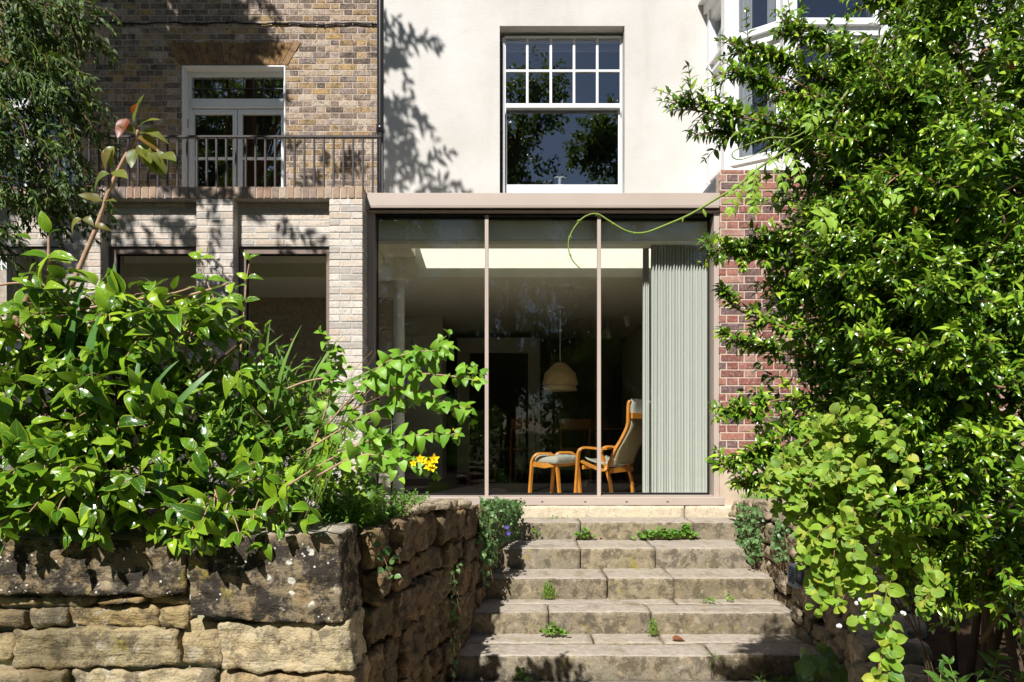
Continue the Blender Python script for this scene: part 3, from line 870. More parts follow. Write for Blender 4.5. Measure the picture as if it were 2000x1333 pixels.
# ------------------------------------------------------------------ white rendered house with sash window and bay
DW = 7.4
wh = thing('rendered_house', 'off-white rendered house with a sash window and a white timber bay window', 'house', (1, DW, 0))
sx0, sx1, sz0, sz1 = PX(976, DW), PX(1220, DW), 2.78, PZ(51, DW)
bayh = (2.26, 4.02, 3.1, 5.6)
m = wall_plate(-1.39, 7.5, 2.31, 9.5, DW, DW + .3, [(sx0, sx1, sz0, sz1), bayh])
m.build('wall', M['white_render'], wh)
box_obj('side_wall', M['white_render'], wh, -1.39, -1.15, DW + .3, DB + .22, 2.33, 9.5)

sw = MB(); yv = DW + .115; dS = yv
bv = .003
fx0, fx1 = sx0 + .004, sx1 - .004
zb, zt_s = 2.80, sz1 - .055
# box frame: jambs, head, sill
jw = PX(1009, dS)
sw.box(fx0 + .02, PX(985.5, dS), yv, yv + .13, zb, zt_s, bv); sw.box(PX(1214.5, dS), fx1, yv, yv + .13, zb, zt_s, bv)
sw.box(PX(985.5, dS), PX(1214.5, dS), yv, yv + .13, PZ(70, dS), zt_s, bv)
sw.box(fx0, fx1, yv - .06, yv + .13, zb - .05, zb, bv)
sash = sw.build('sash_window', M['white_paint'], wh)
# parting beads
m = MB(); m.box(PX(985.5, dS), PX(986.5, dS) + .004, yv + .05, yv + .062, zb, PZ(70, dS)); m.box(PX(1213.5, dS) - .004, PX(1214.5, dS), yv + .05, yv + .062, zb, PZ(70, dS)); m.build('bead', M['white_paint'], sash)
# upper sash (outer)
us = MB(); y0, y1 = yv + .012, yv + .05
ux0, ux1 = PX(985.7, dS), PX(1214.3, dS)
gx0, gx1 = PX(988, dS), PX(1211, dS)
zu1, zu0 = PZ(72.5, dS), PZ(201, dS)
us.box(ux0, gx0, y0, y1, zu0 - .06, PZ(70.2, dS), bv); us.box(gx1, ux1, y0, y1, zu0 - .06, PZ(70.2, dS), bv)
us.box(gx0, gx1, y0, y1, zu1, PZ(70.2, dS), bv); us.box(gx0, gx1, y0, y1, PZ(210, dS), zu0, bv)
zmid = (PZ(135.5, dS), PZ(138.5, dS))
xb_ = [PX(p, dS) for p in (1030, 1076, 1121.5, 1167)]
for x in xb_:
    us.box(x - .014, x + .014, y0 + .002, y1 - .006, zu0, zu1, .004)
us.box(gx0, gx1, y0 + .004, y1 - .008, zmid[1] - .006, zmid[0] + .006, .004)
usash = us.build('upper_sash', M['white_paint'], sash)
xe = [gx0] + xb_ + [gx1]
for a, c in zip(xe, xe[1:]):
    for e, f in ((zu0, zmid[1]), (zmid[0], zu1)):
        p = MB(); p.box(a + .002, c - .002, y0 + .018, y0 + .022, e, f)
        p.build('pane', M['window_glass'], usash)
# lower sash (inner)
lsx = MB(); y0, y1 = yv + .066, yv + .106
lx0, lx1 = PX(986, dS + .07), PX(1214, dS + .07); hx0, hx1 = PX(990, dS + .07), PX(1207.5, dS + .07)
zl1, zl0 = PZ(213.5, dS + .07), PZ(361, dS + .07)
lsx.box(lx0, hx0, y0, y1, zb, zl1 + .06, bv); lsx.box(hx1, lx1, y0, y1, zb, zl1 + .06, bv)
lsx.box(hx0, hx1, y0, y1, zl1, zl1 + .06, bv); lsx.box(hx0, hx1, y0, y1, zb, zl0, bv)
lsash = lsx.build('lower_sash', M['white_paint'], sash)
p = MB(); p.box(hx0, hx1, y0 + .018, y0 + .022, zl0, zl1); p.build('pane', M['window_glass'], lsash)
m = MB(); x = PX(1099, dS); z = PZ(200, dS); m.lathe([(0.0, z + .055), (.006, z + .05), (.004, z + .03), (.012, z + .01), (.012, z - .002)], x, yv + .06, 8); m.build('catch', M['white_paint'], sash, True)
# window horns
m = MB()
for x in (PX(986.5, dS), PX(1212.5, dS)): m.prism([(x - .006, PZ(210, dS)), (x + .012, PZ(210, dS)), (x + .003, PZ(224, dS))], yv + .014, yv + .046)
m.build('horn', M['white_paint'], usash)
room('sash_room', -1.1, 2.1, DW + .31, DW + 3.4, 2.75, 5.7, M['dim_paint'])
bl_ = MB(); n_f = 5; zb0 = PZ(103, DW + .3)
bl_.box(sx0 + .02, sx1 - .02, DW + .285, DW + .297, zb0 + .05, 5.2)
for i in range(3): bl_.box(sx0 + .02, sx1 - .02, DW + .27, DW + .299, zb0 + i * .018, zb0 + .015 + i * .018, .004)
tag(bl_.build('window_blind', M['blind_fabric']), 'pale roman blind drawn up at the top of the sash window', 'blind')
# small tail-shaped ornament on the sill
on = MB(); c = P(1093, 362, 7.66)
on.tube([c, c + Vector((0, 0, .05)), c + Vector((.004, 0, .075))], [.012, .018, .01], 8)
on.prism([(c.x - .07, c.z + .078), (c.x - .03, c.z + .098), (c.x, c.z + .09), (c.x + .03, c.z + .098), (c.x + .075, c.z + .076), (c.x + .03, c.z + .085), (c.x, c.z + .072), (c.x - .03, c.z + .085)], c.y - .01, c.y + .01)
on.box(c.x - .04, c.x + .04, c.y - .03, c.y + .03, c.z - .03, c.z)
tag(on.build('ornament', M['white_paint']), 'small white tail-shaped ornament standing behind the lower pane of the sash window', 'ornament')

# bay --------------------------------------------------------------
plan = [(2.15, 7.4), (2.205, 6.95), (2.67, 6.63), (3.62, 6.63), (4.08, 6.95), (4.13, 7.4)]
zs = dict(base=3.10, g0=3.32, t0=4.43, t1=4.58, g1=5.75)
def bay_bar(mb, a, c, z0, z1, out=0.0, thick=.09, ends=0.0):
    a, c = Vector((*a, 0)), Vector((*c, 0)); t = (c - a).normalized(); n = Vector((t.y, -t.x, 0))   # outward
    a2, c2 = a - t * ends, c + t * ends
    p = [a2 + n * out, c2 + n * out, c2 - n * (thick - out), a2 - n * (thick - out)]
    mb.prism([(v.x, v.y) for v in p], z0, z1, 'z')
bay_part = MB(); 
for i, pt in enumerate(plan[1:-1]):
    w = .055
    bay_part.box(pt[0] - w, pt[0] + w, pt[1] - .05, pt[1] + .075, zs['base'], 6.6, .006)
for i in (0, 5):
    x, y_ = plan[i]; bay_part.box(x - .04, x + .04, y_ - .09, y_ - .002, zs['base'], 5.45, .004)
bayo = bay_part.build('bay_window', M['white_paint'], wh)
for i in range(5):
    a, c = plan[i], plan[i + 1]
    sb = MB()
    bay_bar(sb, a, c, zs['base'] + .004, zs['g0'], .02); bay_bar(sb, a, c, zs['g0'] - .03, zs['g0'] + .004, .045, .1, .02)
    sb.build('sill', M['white_paint'], bayo)
    sb = MB(); bay_bar(sb, a, c, zs['t0'], zs['t1'], .012); bay_bar(sb, a, c, zs['t1'] - .045, zs['t1'] - .01, .05, .1, .02); bay_bar(sb, a, c, zs['t0'] + .01, zs['t0'] + .04, .03, .1, .01)
    sb.build('transom', M['white_paint'], bayo)
    if i in (0, 4):
        sb = MB(); bay_bar(sb, a, c, 5.02, 5.12, .03, .12); bay_bar(sb, a, c, 5.12, 5.22, .08, .16); bay_bar(sb, a, c, 5.22, 5.40, .14, .22)
        sb.build('cornice', M['white_paint'], bayo)
        sb = MB(); bay_bar(sb, a, c, zs['g0'], zs['t0'], -.02, .05); sb.build('panel', M['white_paint'], bayo)
    ca, cc = Vector(a), Vector(c)
    for z0, z1 in ((zs['g0'], zs['t0']), (zs['t1'], 5.05 if i in (0, 4) else 6.5)):
        if i in (0, 4) and z0 < 4: continue
        sb = MB(); bay_bar(sb, a, c, z0, z1, -.03, .035); sb.build('pane', M['window_glass'], bayo)
        cs = MB(); L = (cc - ca).length
        for q0, q1 in ((0, .075), (1 - .075 / 1, 1)):
            pass
        t = (cc - ca).normalized(); e = min(.10, L * .25)
        bay_bar(cs, a, tuple(ca + t * e), z0, z1, -.002, .05); bay_bar(cs, tuple(cc - t * e), c, z0, z1, -.002, .05)
        bay_bar(cs, a, c, z0, z0 + .05, -.004, .05); bay_bar(cs, a, c, z1 - .05, z1, -.004, .05)
        cs.build('casement', M['white_paint'], bayo)
rf = MB(); rf.prism([(p[0] + (-.1 if p[0] < 3 else .1), p[1] - .1) for p in plan], 6.6, 6.8, 'z'); rf.build('roof', M['lead'], bayo)
m = MB(); m.prism([(p[0], p[1]) for p in plan], 3.098, 3.13, 'z'); m.build('window_board', M['white_paint'], bayo)
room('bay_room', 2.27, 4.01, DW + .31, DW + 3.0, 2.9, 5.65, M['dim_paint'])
cu = MB()                                          # gathered sheer curtain in the bay
for seg_a, seg_b in (((2.30, 7.02), (2.44, 6.93)), ((2.56, 6.84), (2.66, 6.79))):
    n = 26; pr = []
    for i in range(n + 1):
        t = i / n; pr.append((seg_a[0] + (seg_b[0] - seg_a[0]) * t, seg_a[1] + (seg_b[1] - seg_a[1]) * t + .018 * math.sin(t * 28)))
    for i in range(n): cu.quad((*pr[i], 3.36), (*pr[i + 1], 3.36), (*pr[i + 1], 6.3), (*pr[i], 6.3))
tag(cu.build('sheer_curtain', M['sheer'], smooth=True), 'thin white curtain gathered inside the canted side of the bay window', 'curtain')

# red brick base of the bay
DR = 6.5
rb = thing('brick_wall', 'red brick wall beneath the white bay window on a rendered plinth', 'brick wall', (3, DR, 0))
XR0, XR1 = PX(1404.5, DR), 5.4
m = MB(); m.box(XR0 + .011, XR1, DR + .005, 6.62, .36, 3.085); m.box(XR0 + .011, XR1, 6.62, 7.398, .36, 3.06)
rbw = m.build('wall', M['mortar_red'], rb)
bl = courses(XR0, XR1, .375, 3.10, .0746, 'flemish')
lay_bricks(rbw, bl, M['red_brick'], DR, .011, 300, lambda x, y: x < 1700)
# the return of the brickwork towards the house
bl = courses(DR + .105, 7.39, .375, 3.08, .0746, 'flemish')
m = MB(); m.box(XR0 + .004, XR1, DR - .012, 7.395, -.3, .372, .004); m.build('plinth', M['concrete_plinth'], rb)
m = MB(); m.prism([(XR0 - .12, 2.86), (XR0 + .01, 3.09), (XR0 + .01, 2.86)], 6.64, 7.395); m.build('lead_flashing', M['lead'], rb)
# ------------------------------------------------------------------ pale brick extension
DP = 6.30; DPR = 6.41; CH = .0633
pe = thing('brick_extension', 'pale grey-buff brick extension with piers, recessed panels and a soldier course parapet', 'extension', (-3, DP, 0))
zcap0, zcap1 = PZ(388, DP), PZ(365, DP)
XE1 = PX(708, DP)
piers = [(PX(643, DP), XE1), (PX(383, DP), PX(455, DP)), (PX(122, DP), PX(196, DP)), (PX(-160, DP), PX(-66, DP))]
panels = [(piers[1][1], piers[0][0]), (piers[2][1], piers[1][0]), (piers[3][1], piers[2][0])]
zwin = PZ(481, DPR)
zwin0 = .42
m = MB()
for a, c in piers: m.box(a + .005, c - .005, DP + .0045, DP + .40, -.3, zcap0)
for a, c in panels:
    m.box(a - .009, c + .009, DPR + .0045, DP + .40, zwin, zcap0)
    m.box(a - .009, c + .009, DPR + .0045, DP + .40, -.3, zwin0)
m.box(piers[-1][0], XE1 - .005, DP + .0045, DP + .40, zcap0, zcap1 - .008)
pw = m.build('wall', M['mortar_pale'], pe)
vis = lambda x, y: y < 800
BR = []
for i, (a, c) in enumerate(piers):
    n = int((zcap0 + .1) / CH); z0 = zcap0 - n * CH
    for r_ in range(n):
        z = z0 + r_ * CH + CH / 2; wtot = c - a; hd = wtot * .33
        cut = a + (hd if r_ % 2 else wtot - hd)
        for p0, p1 in ((a, cut - .005), (cut + .005, c)): BR.append((0, ((p0 + p1) / 2, z, p1 - p0, CH - .009)))
for a, c in panels:
    for q in courses(a, c, zwin + .004, zcap0 - .004, (zcap0 - zwin) / 7, .272): BR.append((1, q))
    for q in courses(a, c, zwin0 - 7 * CH, zwin0, CH, .272): BR.append((1, q))
vis_front = [b_ for k, b_ in BR if k == 0]; vis_rec = [b_ for k, b_ in BR if k == 1]
lay_bricks(pw, vis_front, M['pale_brick'], DP, .0095, 150, vis)
lay_bricks(pw, vis_rec, M['pale_brick'], DPR, .0095, 150, vis)
# reveal by the glass doors (looking to the right)
rv = []
n = int((zcap0 + .1) / CH); z0 = zcap0 - n * CH
for r_ in range(n):
    z = z0 + r_ * CH + CH / 2
    if r_ % 2: rv.append((DP + .135, z, .26, CH - .009))
    else: rv.append((DP + .06, z, .115, CH - .009)); rv.append((DP + .195, z, .135, CH - .009))
lay_bricks(pw, rv, M['pale_brick'], XE1, .0095, 60, vis, 'right')
# reveals of the recessed panels: pier flanks
for (a, c) in panels:
    m = MB(); m.box(a - .0005, a + .0025, DP + .012, DPR + .01, zwin0, zcap0 - .004); m.build('panel_reveal', M['pale_brick'], pe)
caps = []
x = XE1
while x > piers[-1][0]:
    w = .060; caps.append((x - w / 2, (zcap0 + zcap1) / 2, w, zcap1 - zcap0 - .002)); x -= w + .0105
lay_bricks(pw, caps, M['pale_cap_brick'], DP - .004, .02, 80, lambda x, y: x > 150)
m = MB()
x = XE1
for cx, cz, w, h in caps: m.box(cx - w / 2, cx + w / 2, DP + .017, DP + .22, zcap1 - .012, zcap1, .002)
m.build('coping_bricks', M['pale_cap_brick'], pe)['kind'] = 'stuff'
# dark framed windows in the recesses
def ext_window(a, c):
    d0 = DPR + .03; e = .004
    x0, x1 = a + e, c - e; fw = PX(1013, DPR); z1 = zwin - .006
    m = MB()
    m.box(x0, x0 + fw, d0, d0 + .07, zwin0, z1, .004); m.box(x1 - fw, x1, d0, d0 + .07, zwin0, z1, .004)
    m.box(x0 + fw, x1 - fw, d0, d0 + .07, z1 - fw, z1, .004); m.box(x0 + fw, x1 - fw, d0, d0 + .07, zwin0, zwin0 + fw, .004)
    w = m.build('window', M['bronze_dark2'], pe)
    m = MB(); g_ = .006
    for q in ((x0 + fw, x0 + fw + g_, zwin0 + fw, z1 - fw), (x1 - fw - g_, x1 - fw, zwin0 + fw, z1 - fw), (x0 + fw + g_, x1 - fw - g_, z1 - fw - g_, z1 - fw), (x0 + fw + g_, x1 - fw - g_, zwin0 + fw, zwin0 + fw + g_)):
        m.box(q[0], q[1], d0 + .02, d0 + .05, q[2], q[3])
    m.build('gasket', M['rubber'], w)
    m = MB(); m.box(x0 + fw + g_, x1 - fw - g_, d0 + .032, d0 + .038, zwin0 + fw + g_, z1 - fw - g_); m.build('pane', M['door_glass'], w)
simple('bronze_dark2', '#857469', .42, .5, .2, var=.05, nscale=3)
for a, c in panels: ext_window(a, c)
# terrace roof behind the parapet
m = MB(); m.box(piers[-1][0], XE1 - .02, DP + .40, DB + .01, 2.52, 2.6); m.box(XE1 - .02, -1.395, 7.42, DB + .01, 2.52, 2.598)
m.build('terrace_roof', M['concrete_plinth'], pe)

# balustrade ---------------------------------------------------------
DBL = 6.8
bal = thing('balustrade', 'grey-brown metal balcony railing with thin upright bars above the pale brick parapet', 'railing', (-3, DBL, 2.6))
zr1, zr0 = PZ(266, DBL), PZ(270.5, DBL)
xr = PX(748.5, DBL)
m = MB(); m.box(-5.3, xr, DBL - .022, DBL + .022, zr0, zr1, .004); m.build('handrail', M['rail_metal'], bal)
m = MB(); m.box(-5.3, xr - .03, DBL - .02, DBL + .02, 2.68, 2.70, .003); m.build('bottom_rail', M['rail_metal'], bal)
x = xr - .008; bm_ = None
while x > -5.3:
    if bm_ is None:
        m = MB(); m.box(-.0085, .0085, DBL - .012, DBL + .012, 2.605, zr0 + .002, .002); o = m.build('baluster', M['rail_metal'], bal); bm_ = o.data
    else:
        o = link(bpy.data.objects.new('baluster', bm_), bal)
    o.location.x = x; x -= .0972

# ------------------------------------------------------------------ glazed extension
DG = 6.57
ge = thing('glass_extension', 'glazed extension with three tall sliding panes under a beige metal canopy', 'extension', (.3, DG, 0))
XL, XRt = PX(719.5, DG), PX(1402, DG)
fz1, fz0 = PZ(377, 6.45), PZ(403, 6.45)
m = MB(); m.box(XE1 + .012, XR0 - .006, 6.45, 6.485, fz0, fz1, .003); m.box(XE1 + .012, XR0 - .006, 6.485, 6.72, fz1 - .03, fz1 - .004)
m.box(XE1 + .02, XR0 - .012, 6.452, 6.56, fz0 - .012, fz0 - .001)
m.build('canopy', M['bronze_metal'], ge)
zh = PZ(415, 6.5)
m = MB(); m.box(XL + .01, XRt - .01, 6.50, 6.53, PZ(410, 6.50), fz0 - .012, .002); m.build('shadow_gap', M['bronze_dark'], ge)
m = MB(); m.box(XL + .01, XRt - .01, 6.48, 6.56, PZ(413.5, 6.48), PZ(411, 6.48), .001); m.build('drip_trim', M['bronze_metal'], ge)
fr = MB(); zf1 = PZ(413.5, 6.5); ztop = PZ(424.5, DG)
fr.box(XL, PX(734, DG), DG - .045, DG + .1, -.08, zf1, .004); fr.build('jamb', M['bronze_metal'], ge)
fr = MB(); fr.box(PX(1391, DG), XRt, DG - .06, DG + .1, -.08, zf1, .004); fr.build('jamb', M['bronze_metal'], ge)
m = MB(); m.box(PX(734, DG), PX(1391, DG), DG - .03, DG + .1, ztop, zf1 - .002, .002); m.build('head_track', M['black_metal'], ge)
m = MB(); m.box(PX(712, DG), XRt + .004, DG - .19, DG + .1, -.083, -.006, .005); m.build('threshold', M['bronze_metal'], ge)
m = MB()
for px in (1059, 1143, 1224, 1304):
    x = PX(px, 6.38); m.box(x - .01, x + .01, 6.377, 6.385, -.052, -.044)
m.build('drain_slot', M['rubber'], ge)
mull = [PX(951, DG), PX(1169.5, DG)]
xe = [PX(736, DG)] + mull + [PX(1389, DG)]
for i, (a, c) in enumerate(zip(xe, xe[1:])):
    y_ = DG + [.0, .03, .06][i]
    sp = MB()
    sp.box(a, a + .010, y_, y_ + .04, -.006, ztop); sp.box(c - .010, c, y_, y_ + .04, -.006, ztop)
    sp.box(a + .01, c - .01, y_, y_ + .04, ztop - .012, ztop); sp.box(a + .01, c - .01, y_, y_ + .04, -.006, .012)
    dp_ = sp.build('sliding_door', M['black_metal'], ge)
    m = MB(); m.box(a + .01, c - .01, y_ + .015, y_ + .021, .012, ztop - .012); m.build('pane', M['door_glass'], dp_)
for x in mull:
    m = MB(); m.box(x - .019, x + .017, DG - .035, DG - .004, -.02, ztop + .01, .003); m.build('mullion', M['bronze_metal'], ge)
# flat roof with a rooflight in front of the house wall
SK = dict(x0=-1.04, x1=1.50, y0=7.03, y1=7.36, z=2.72)
zc = 2.49; zr = 2.68
m = MB()
m.box(XL, XRt, 6.68, SK['y0'], zc, zr); m.box(XL, SK['x0'], SK['y0'], 7.395, zc, zr); m.box(SK['x1'], XRt, SK['y0'], 7.395, zc, zr)
m.build('roof', M['ceiling_paint'], ge)
m = MB(); t = .035; z1 = SK['z']
m.box(SK['x0'] - t, SK['x1'] + t, SK['y0'] - t, SK['y0'], zr + .002, z1); m.box(SK['x0'] - t, SK['x0'], SK['y0'], 7.394, zr + .002, z1); m.box(SK['x1'], SK['x1'] + t, SK['y0'], 7.394, zr + .002, z1)
ku = m.build('rooflight_kerb', M['bronze_metal'], ge)
m = MB(); m.box(SK['x0'] - t, SK['x1'] + t, SK['y0'] - t, 7.394, z1 + .001, z1 + .007); m.build('rooflight_pane', M['skylight_glass'], ku)
m = MB(); m.box(-4.9, 2.05, SK['y1'] + .002, 7.72, 2.27, 2.80, .002); m.build('beam', M['ceiling_paint'], ge)
m = MB(); m.box(XL, XRt, 6.69, 6.80, PZ(474, 6.75), PZ(418, 6.75)); m.build('pelmet', M['pelmet_paint'], ge)
m = MB(); cx = PX(779, 7.55); m.tube([(cx, 7.55, -.09), (cx, 7.55, 2.272)], .0625, 28, False); m.build('column', M['column_paint'], ge, True)
# main room behind
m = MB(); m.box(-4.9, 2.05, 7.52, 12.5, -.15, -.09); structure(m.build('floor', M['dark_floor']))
m = MB(); m.box(-4.9, 2.05, 6.60, 7.52, -.15, -.088); structure(m.build('bounce_floor', M['pale_bounce_floor']))  # unseen pale strip, added to bounce sunlight up to the ceiling
m = MB(); m.box(-4.9, 2.05, 7.72, 12.5, 2.272, 2.33); m.box(-4.9, XL - .002, 6.71, 7.36, 2.42, 2.49); structure(m.build('ceiling', M['ceiling_paint']))
m = MB(); m.box(-4.9, 2.05, 12.4, 12.5, -.09, 2.27); structure(m.build('wall_back', M['dim_paint']))
m = MB(); m.box(2.0, 2.06, 6.68, 12.4, -.09, 2.8); structure(m.build('wall_right', M['room_paint']))
m = MB(); m.box(-4.96, -4.9, 6.70, 12.4, -.09, 2.5); structure(m.build('wall_left', M['room_paint']))
m = MB(); m.box(XL - .1, XL - .02, 6.72, 7.37, 2.3, 2.66); structure(m.build('wall_downstand', M['ceiling_paint']))
cbx = MB(); xa, xb2 = PX(740, 9.9), PX(864, 9.9)
cbx.box(xa - 1.2, xb2, 9.9, 10.5, -.09, 2.268)
cbd = cbx.build('cupboard', M['cupboard']); tag(cbd, 'tall pale built-in cupboard at the back of the dim room', 'cupboard')
m = MB()
for i in range(4):
    x = xb2 - .03 - i * .42; m.box(x - .395, x - .005, 9.885, 9.899, 0, 2.0, .003); 
    o = m.build('cupboard_door', M['cupboard'], cbd); m = MB()
# far doorway surround
dw = MB(); x0, x1, zt2 = PX(893, 11.4), PX(1055, 11.4), PZ(660, 11.4)
dw.box(x0, x0 + .2, 11.4, 11.5, -.09, zt2); dw.box(x1 - .2, x1, 11.4, 11.5, -.09, zt2); dw.box(x0 + .2, x1 - .2, 11.4, 11.5, zt2 - .25, zt2)
tag(dw.build('doorway', M['cupboard']), 'pale doorway surround deep inside the dim room behind the hanging lamp', 'doorway')

# curtain -----------------------------------------------------------
ct = thing('curtain', 'pale grey-green pleated curtain stacked at the right end of the glass doors', 'curtain', (1.65, 6.9, 0))
def pleats(x0, x1, nf, z0, z1, yc, amp, seed, mat='curtain_fabric', name='drape'):
    r_ = random.Random(seed); N = nf * 8; V = []; Q = []; rows = 9
    ph = [r_.uniform(-.12, .12) for _ in range(nf + 1)]
    for j in range(rows + 1):
        z = z0 + (z1 - z0) * j / rows; k = 1 - j / rows
        for i in range(N + 1):
            t = i / N; f = t * nf; a = f * 2 * math.pi
            x = x0 + (x1 - x0) * t + .006 * k * math.sin(f * 1.3 + seed)
            y = yc + amp * (-math.cos(a)) * (1 + .25 * math.sin(f * 2.1 + seed)) + .012 * k * math.sin(f * .9 + j * .3)
            V.append((x, y, z))
    for j in range(rows):
        for i in range(N):
            a = j * (N + 1) + i; Q.append((a, a + 1, a + N + 2, a + N + 1))
    me = bpy.data.meshes.new(name); me.from_pydata(V, [], Q); me.materials.append(M[mat]); me.polygons.foreach_set('use_smooth', [True] * len(me.polygons))
    return link(bpy.data.objects.new(name, me), ct)
pleats(PX(1271, 6.87), PX(1391, 6.87), 21, -.075, PZ(476, 6.87), 6.90, .030, 3)
pleats(PX(1256, 7.0), PX(1268, 7.0), 3, -.075, PZ(478, 7.0), 7.03, .02, 5)

# armchair and footstool ---------------------------------------------
OZ = (980, 740, 5.553)
def Z(zx, zy, d): return P(OZ[0] + zx / OZ[2], OZ[1] + zy / OZ[2], d)
def curve(pts, n=5):
    """smooth polyline through pts (Catmull-Rom)"""
    pts = [Vector(p) for p in pts]; out = []
    for i in range(len(pts) - 1):
        p0, p1, p2, p3 = pts[max(i - 1, 0)], pts[i], pts[i + 1], pts[min(i + 2, len(pts) - 1)]
        for k in range(n):
            t = k / n
            out.append(.5 * ((2 * p1) + (p2 - p0) * t + (2 * p0 - 5 * p1 + 4 * p2 - p3) * t * t + (-p0 + 3 * p1 - 3 * p2 + p3) * t ** 3))
    out.append(pts[-1]); return out
DC = 7.12; WV = Vector((.30, .44, 0))
ac = thing('armchair', 'bentwood lounge armchair with grey wool seat behind the glass doors, turned to the footstool', 'armchair', Z(1160, 1290, DC))
zfl = -.09
def leg_end(p): return Vector((p.x, p.y, zfl))
for k in (0, 1):
    o = WV * k
    arm = [Z(1180, 755, DC), Z(1080, 762, DC), Z(980, 752, DC), Z(890, 748, DC), Z(842, 780, DC), Z(826, 850, DC), Z(818, 1000, DC), Z(800, 1260, DC)]
    arm.append(leg_end(Z(798, 1290, DC)))
    m = MB(); m.sweep([p + o for p in curve(arm)], WV, .045, .022); m.build('arm_frame', M['wood'], ac)
    back = [Z(1398, 236, DC), Z(1380, 280, DC), Z(1376, 400, DC), Z(1368, 510, DC), Z(1310, 640, DC), Z(1230, 780, DC), Z(1180, 900, DC), Z(1130, 985, DC), Z(1060, 985, DC), Z(960, 940, DC), Z(866, 896, DC)]
    m = MB(); m.sweep([p + o + Vector((0, .02, 0)) for p in curve(back)], WV, .04, .026); m.build('seat_frame', M['wood'], ac)
    rl = [Z(1092, 820, DC), Z(1120, 910, DC), Z(1150, 1010, DC), Z(1180, 1120, DC), Z(1196, 1250, DC)]; rl.append(leg_end(rl[-1]))
    m = MB(); m.sweep([p + o + Vector((0, .045, 0)) for p in curve(rl)], WV, .04, .026); m.build('leg', M['wood'], ac)
def band(name, line, off, mat, sag=.02, w0=0.03, w1=.97, parent=ac, thick=.02):
    L = curve(line, 6); V = []; Q = []; n = 8
    for side in (0, 1):
        for p in L:
            for j in range(n + 1):
                t = w0 + (w1 - w0) * j / n
                q = p + WV * t + Vector(off) * 1.0 + Vector((0, 0, -sag * math.sin(math.pi * t)))
                if side: q = q + Vector((thick * .7, .0, -thick * .7))
                V.append(tuple(q))
    S = len(L) * (n + 1)
    for i in range(len(L) - 1):
        for j in range(n):
            a = i * (n + 1) + j; Q.append((a, a + 1, a + n + 2, a + n + 1)); Q.append((S + a, S + a + n + 1, S + a + n + 2, S + a + 1))
    for i in range(len(L) - 1):
        a = i * (n + 1); Q.append((a, a + n + 1, S + a + n + 1, S + a)); e = a + n; Q.append((e, S + e, S + e + n + 1, e + n + 1))
    me = bpy.data.meshes.new(name); me.from_pydata(V, [], Q); me.materials.append(M[mat]); me.polygons.foreach_set('use_smooth', [True] * len(me.polygons))
    return link(bpy.data.objects.new(name, me), parent)
band('back_panel', [Z(1400, 400, DC), Z(1385, 520, DC), Z(1325, 650, DC), Z(1245, 790, DC), Z(1195, 930, DC)], (.006, .02, 0), 'canvas', .0, .02, .98, ac, .012)
band('seat_cushion', [Z(1190, 890, DC), Z(1110, 925, DC), Z(1000, 905, DC), Z(900, 868, DC)], (-.004, .02, .02), 'wool', .03, .02, .98, ac, .05)
band('head_cushion', [Z(1405, 228, DC), Z(1395, 300, DC), Z(1398, 380, DC)], (-.004, .02, .015), 'wool', 0, .02, .98, ac, .05)
m = MB(); m.sweep([Z(1410, 400, DC), Z(1410, 400, DC) + WV], (0, 0, 1), .06, .02); m.build('back_rail', M['wood'], ac)
m = MB(); m.sweep([Z(1180, 1000, DC), Z(1180, 1000, DC) + WV], (0, 0, 1), .05, .02); m.sweep([Z(880, 960, DC), Z(880, 960, DC) + WV], (0, 0, 1), .04, .02); m.build('cross_rail', M['wood'], ac)

fs = thing('footstool', 'low bentwood footstool with a grey wool cushion in front of the armchair', 'footstool', Z(470, 1290, DC))
WF = Vector((.25, .36, 0))
for k in (0, 1):
    o = WF * k
    u = [leg_end(Z(300, 1290, DC)), Z(304, 1250, DC), Z(322, 1000, DC), Z(335, 880, DC), Z(385, 818, DC), Z(460, 812, DC), Z(530, 818, DC), Z(588, 880, DC), Z(605, 1000, DC), Z(626, 1250, DC)]; u.append(leg_end(Z(630, 1290, DC)))
    m = MB(); m.sweep([p + o for p in curve(u)], WF, .04, .022); m.build('side_frame', M['wood'], fs)
m = MB(); m.sweep([Z(345, 925, DC), Z(470, 945, DC), Z(585, 925, DC)], WF, .03, .05); m.sweep([Z(345, 925, DC) + WF, Z(470, 945, DC) + WF, Z(585, 925, DC) + WF], WF, .03, .05)
m.sweep([Z(350, 930, DC), Z(350, 930, DC) + WF], (0, 0, 1), .05, .02); m.sweep([Z(585, 930, DC), Z(585, 930, DC) + WF], (0, 0, 1), .05, .02); m.build('seat_rail', M['wood'], fs)
c0 = (Z(335, 880, DC) + Z(605, 880, DC)) / 2 + WF / 2
V, Q = lumpy(.28, .44, .085, 77, (12, 16, 5), .04, .004, 14)
me = bpy.data.meshes.new('cushion'); me.from_pydata(V, [], Q); me.materials.append(M['wool']); me.polygons.foreach_set('use_smooth', [True] * len(me.polygons))
o = bpy.data.objects.new('cushion', me); o.location = c0; o.rotation_euler = (0, 0, -math.atan2(WF.x, WF.y)); link(o, fs)

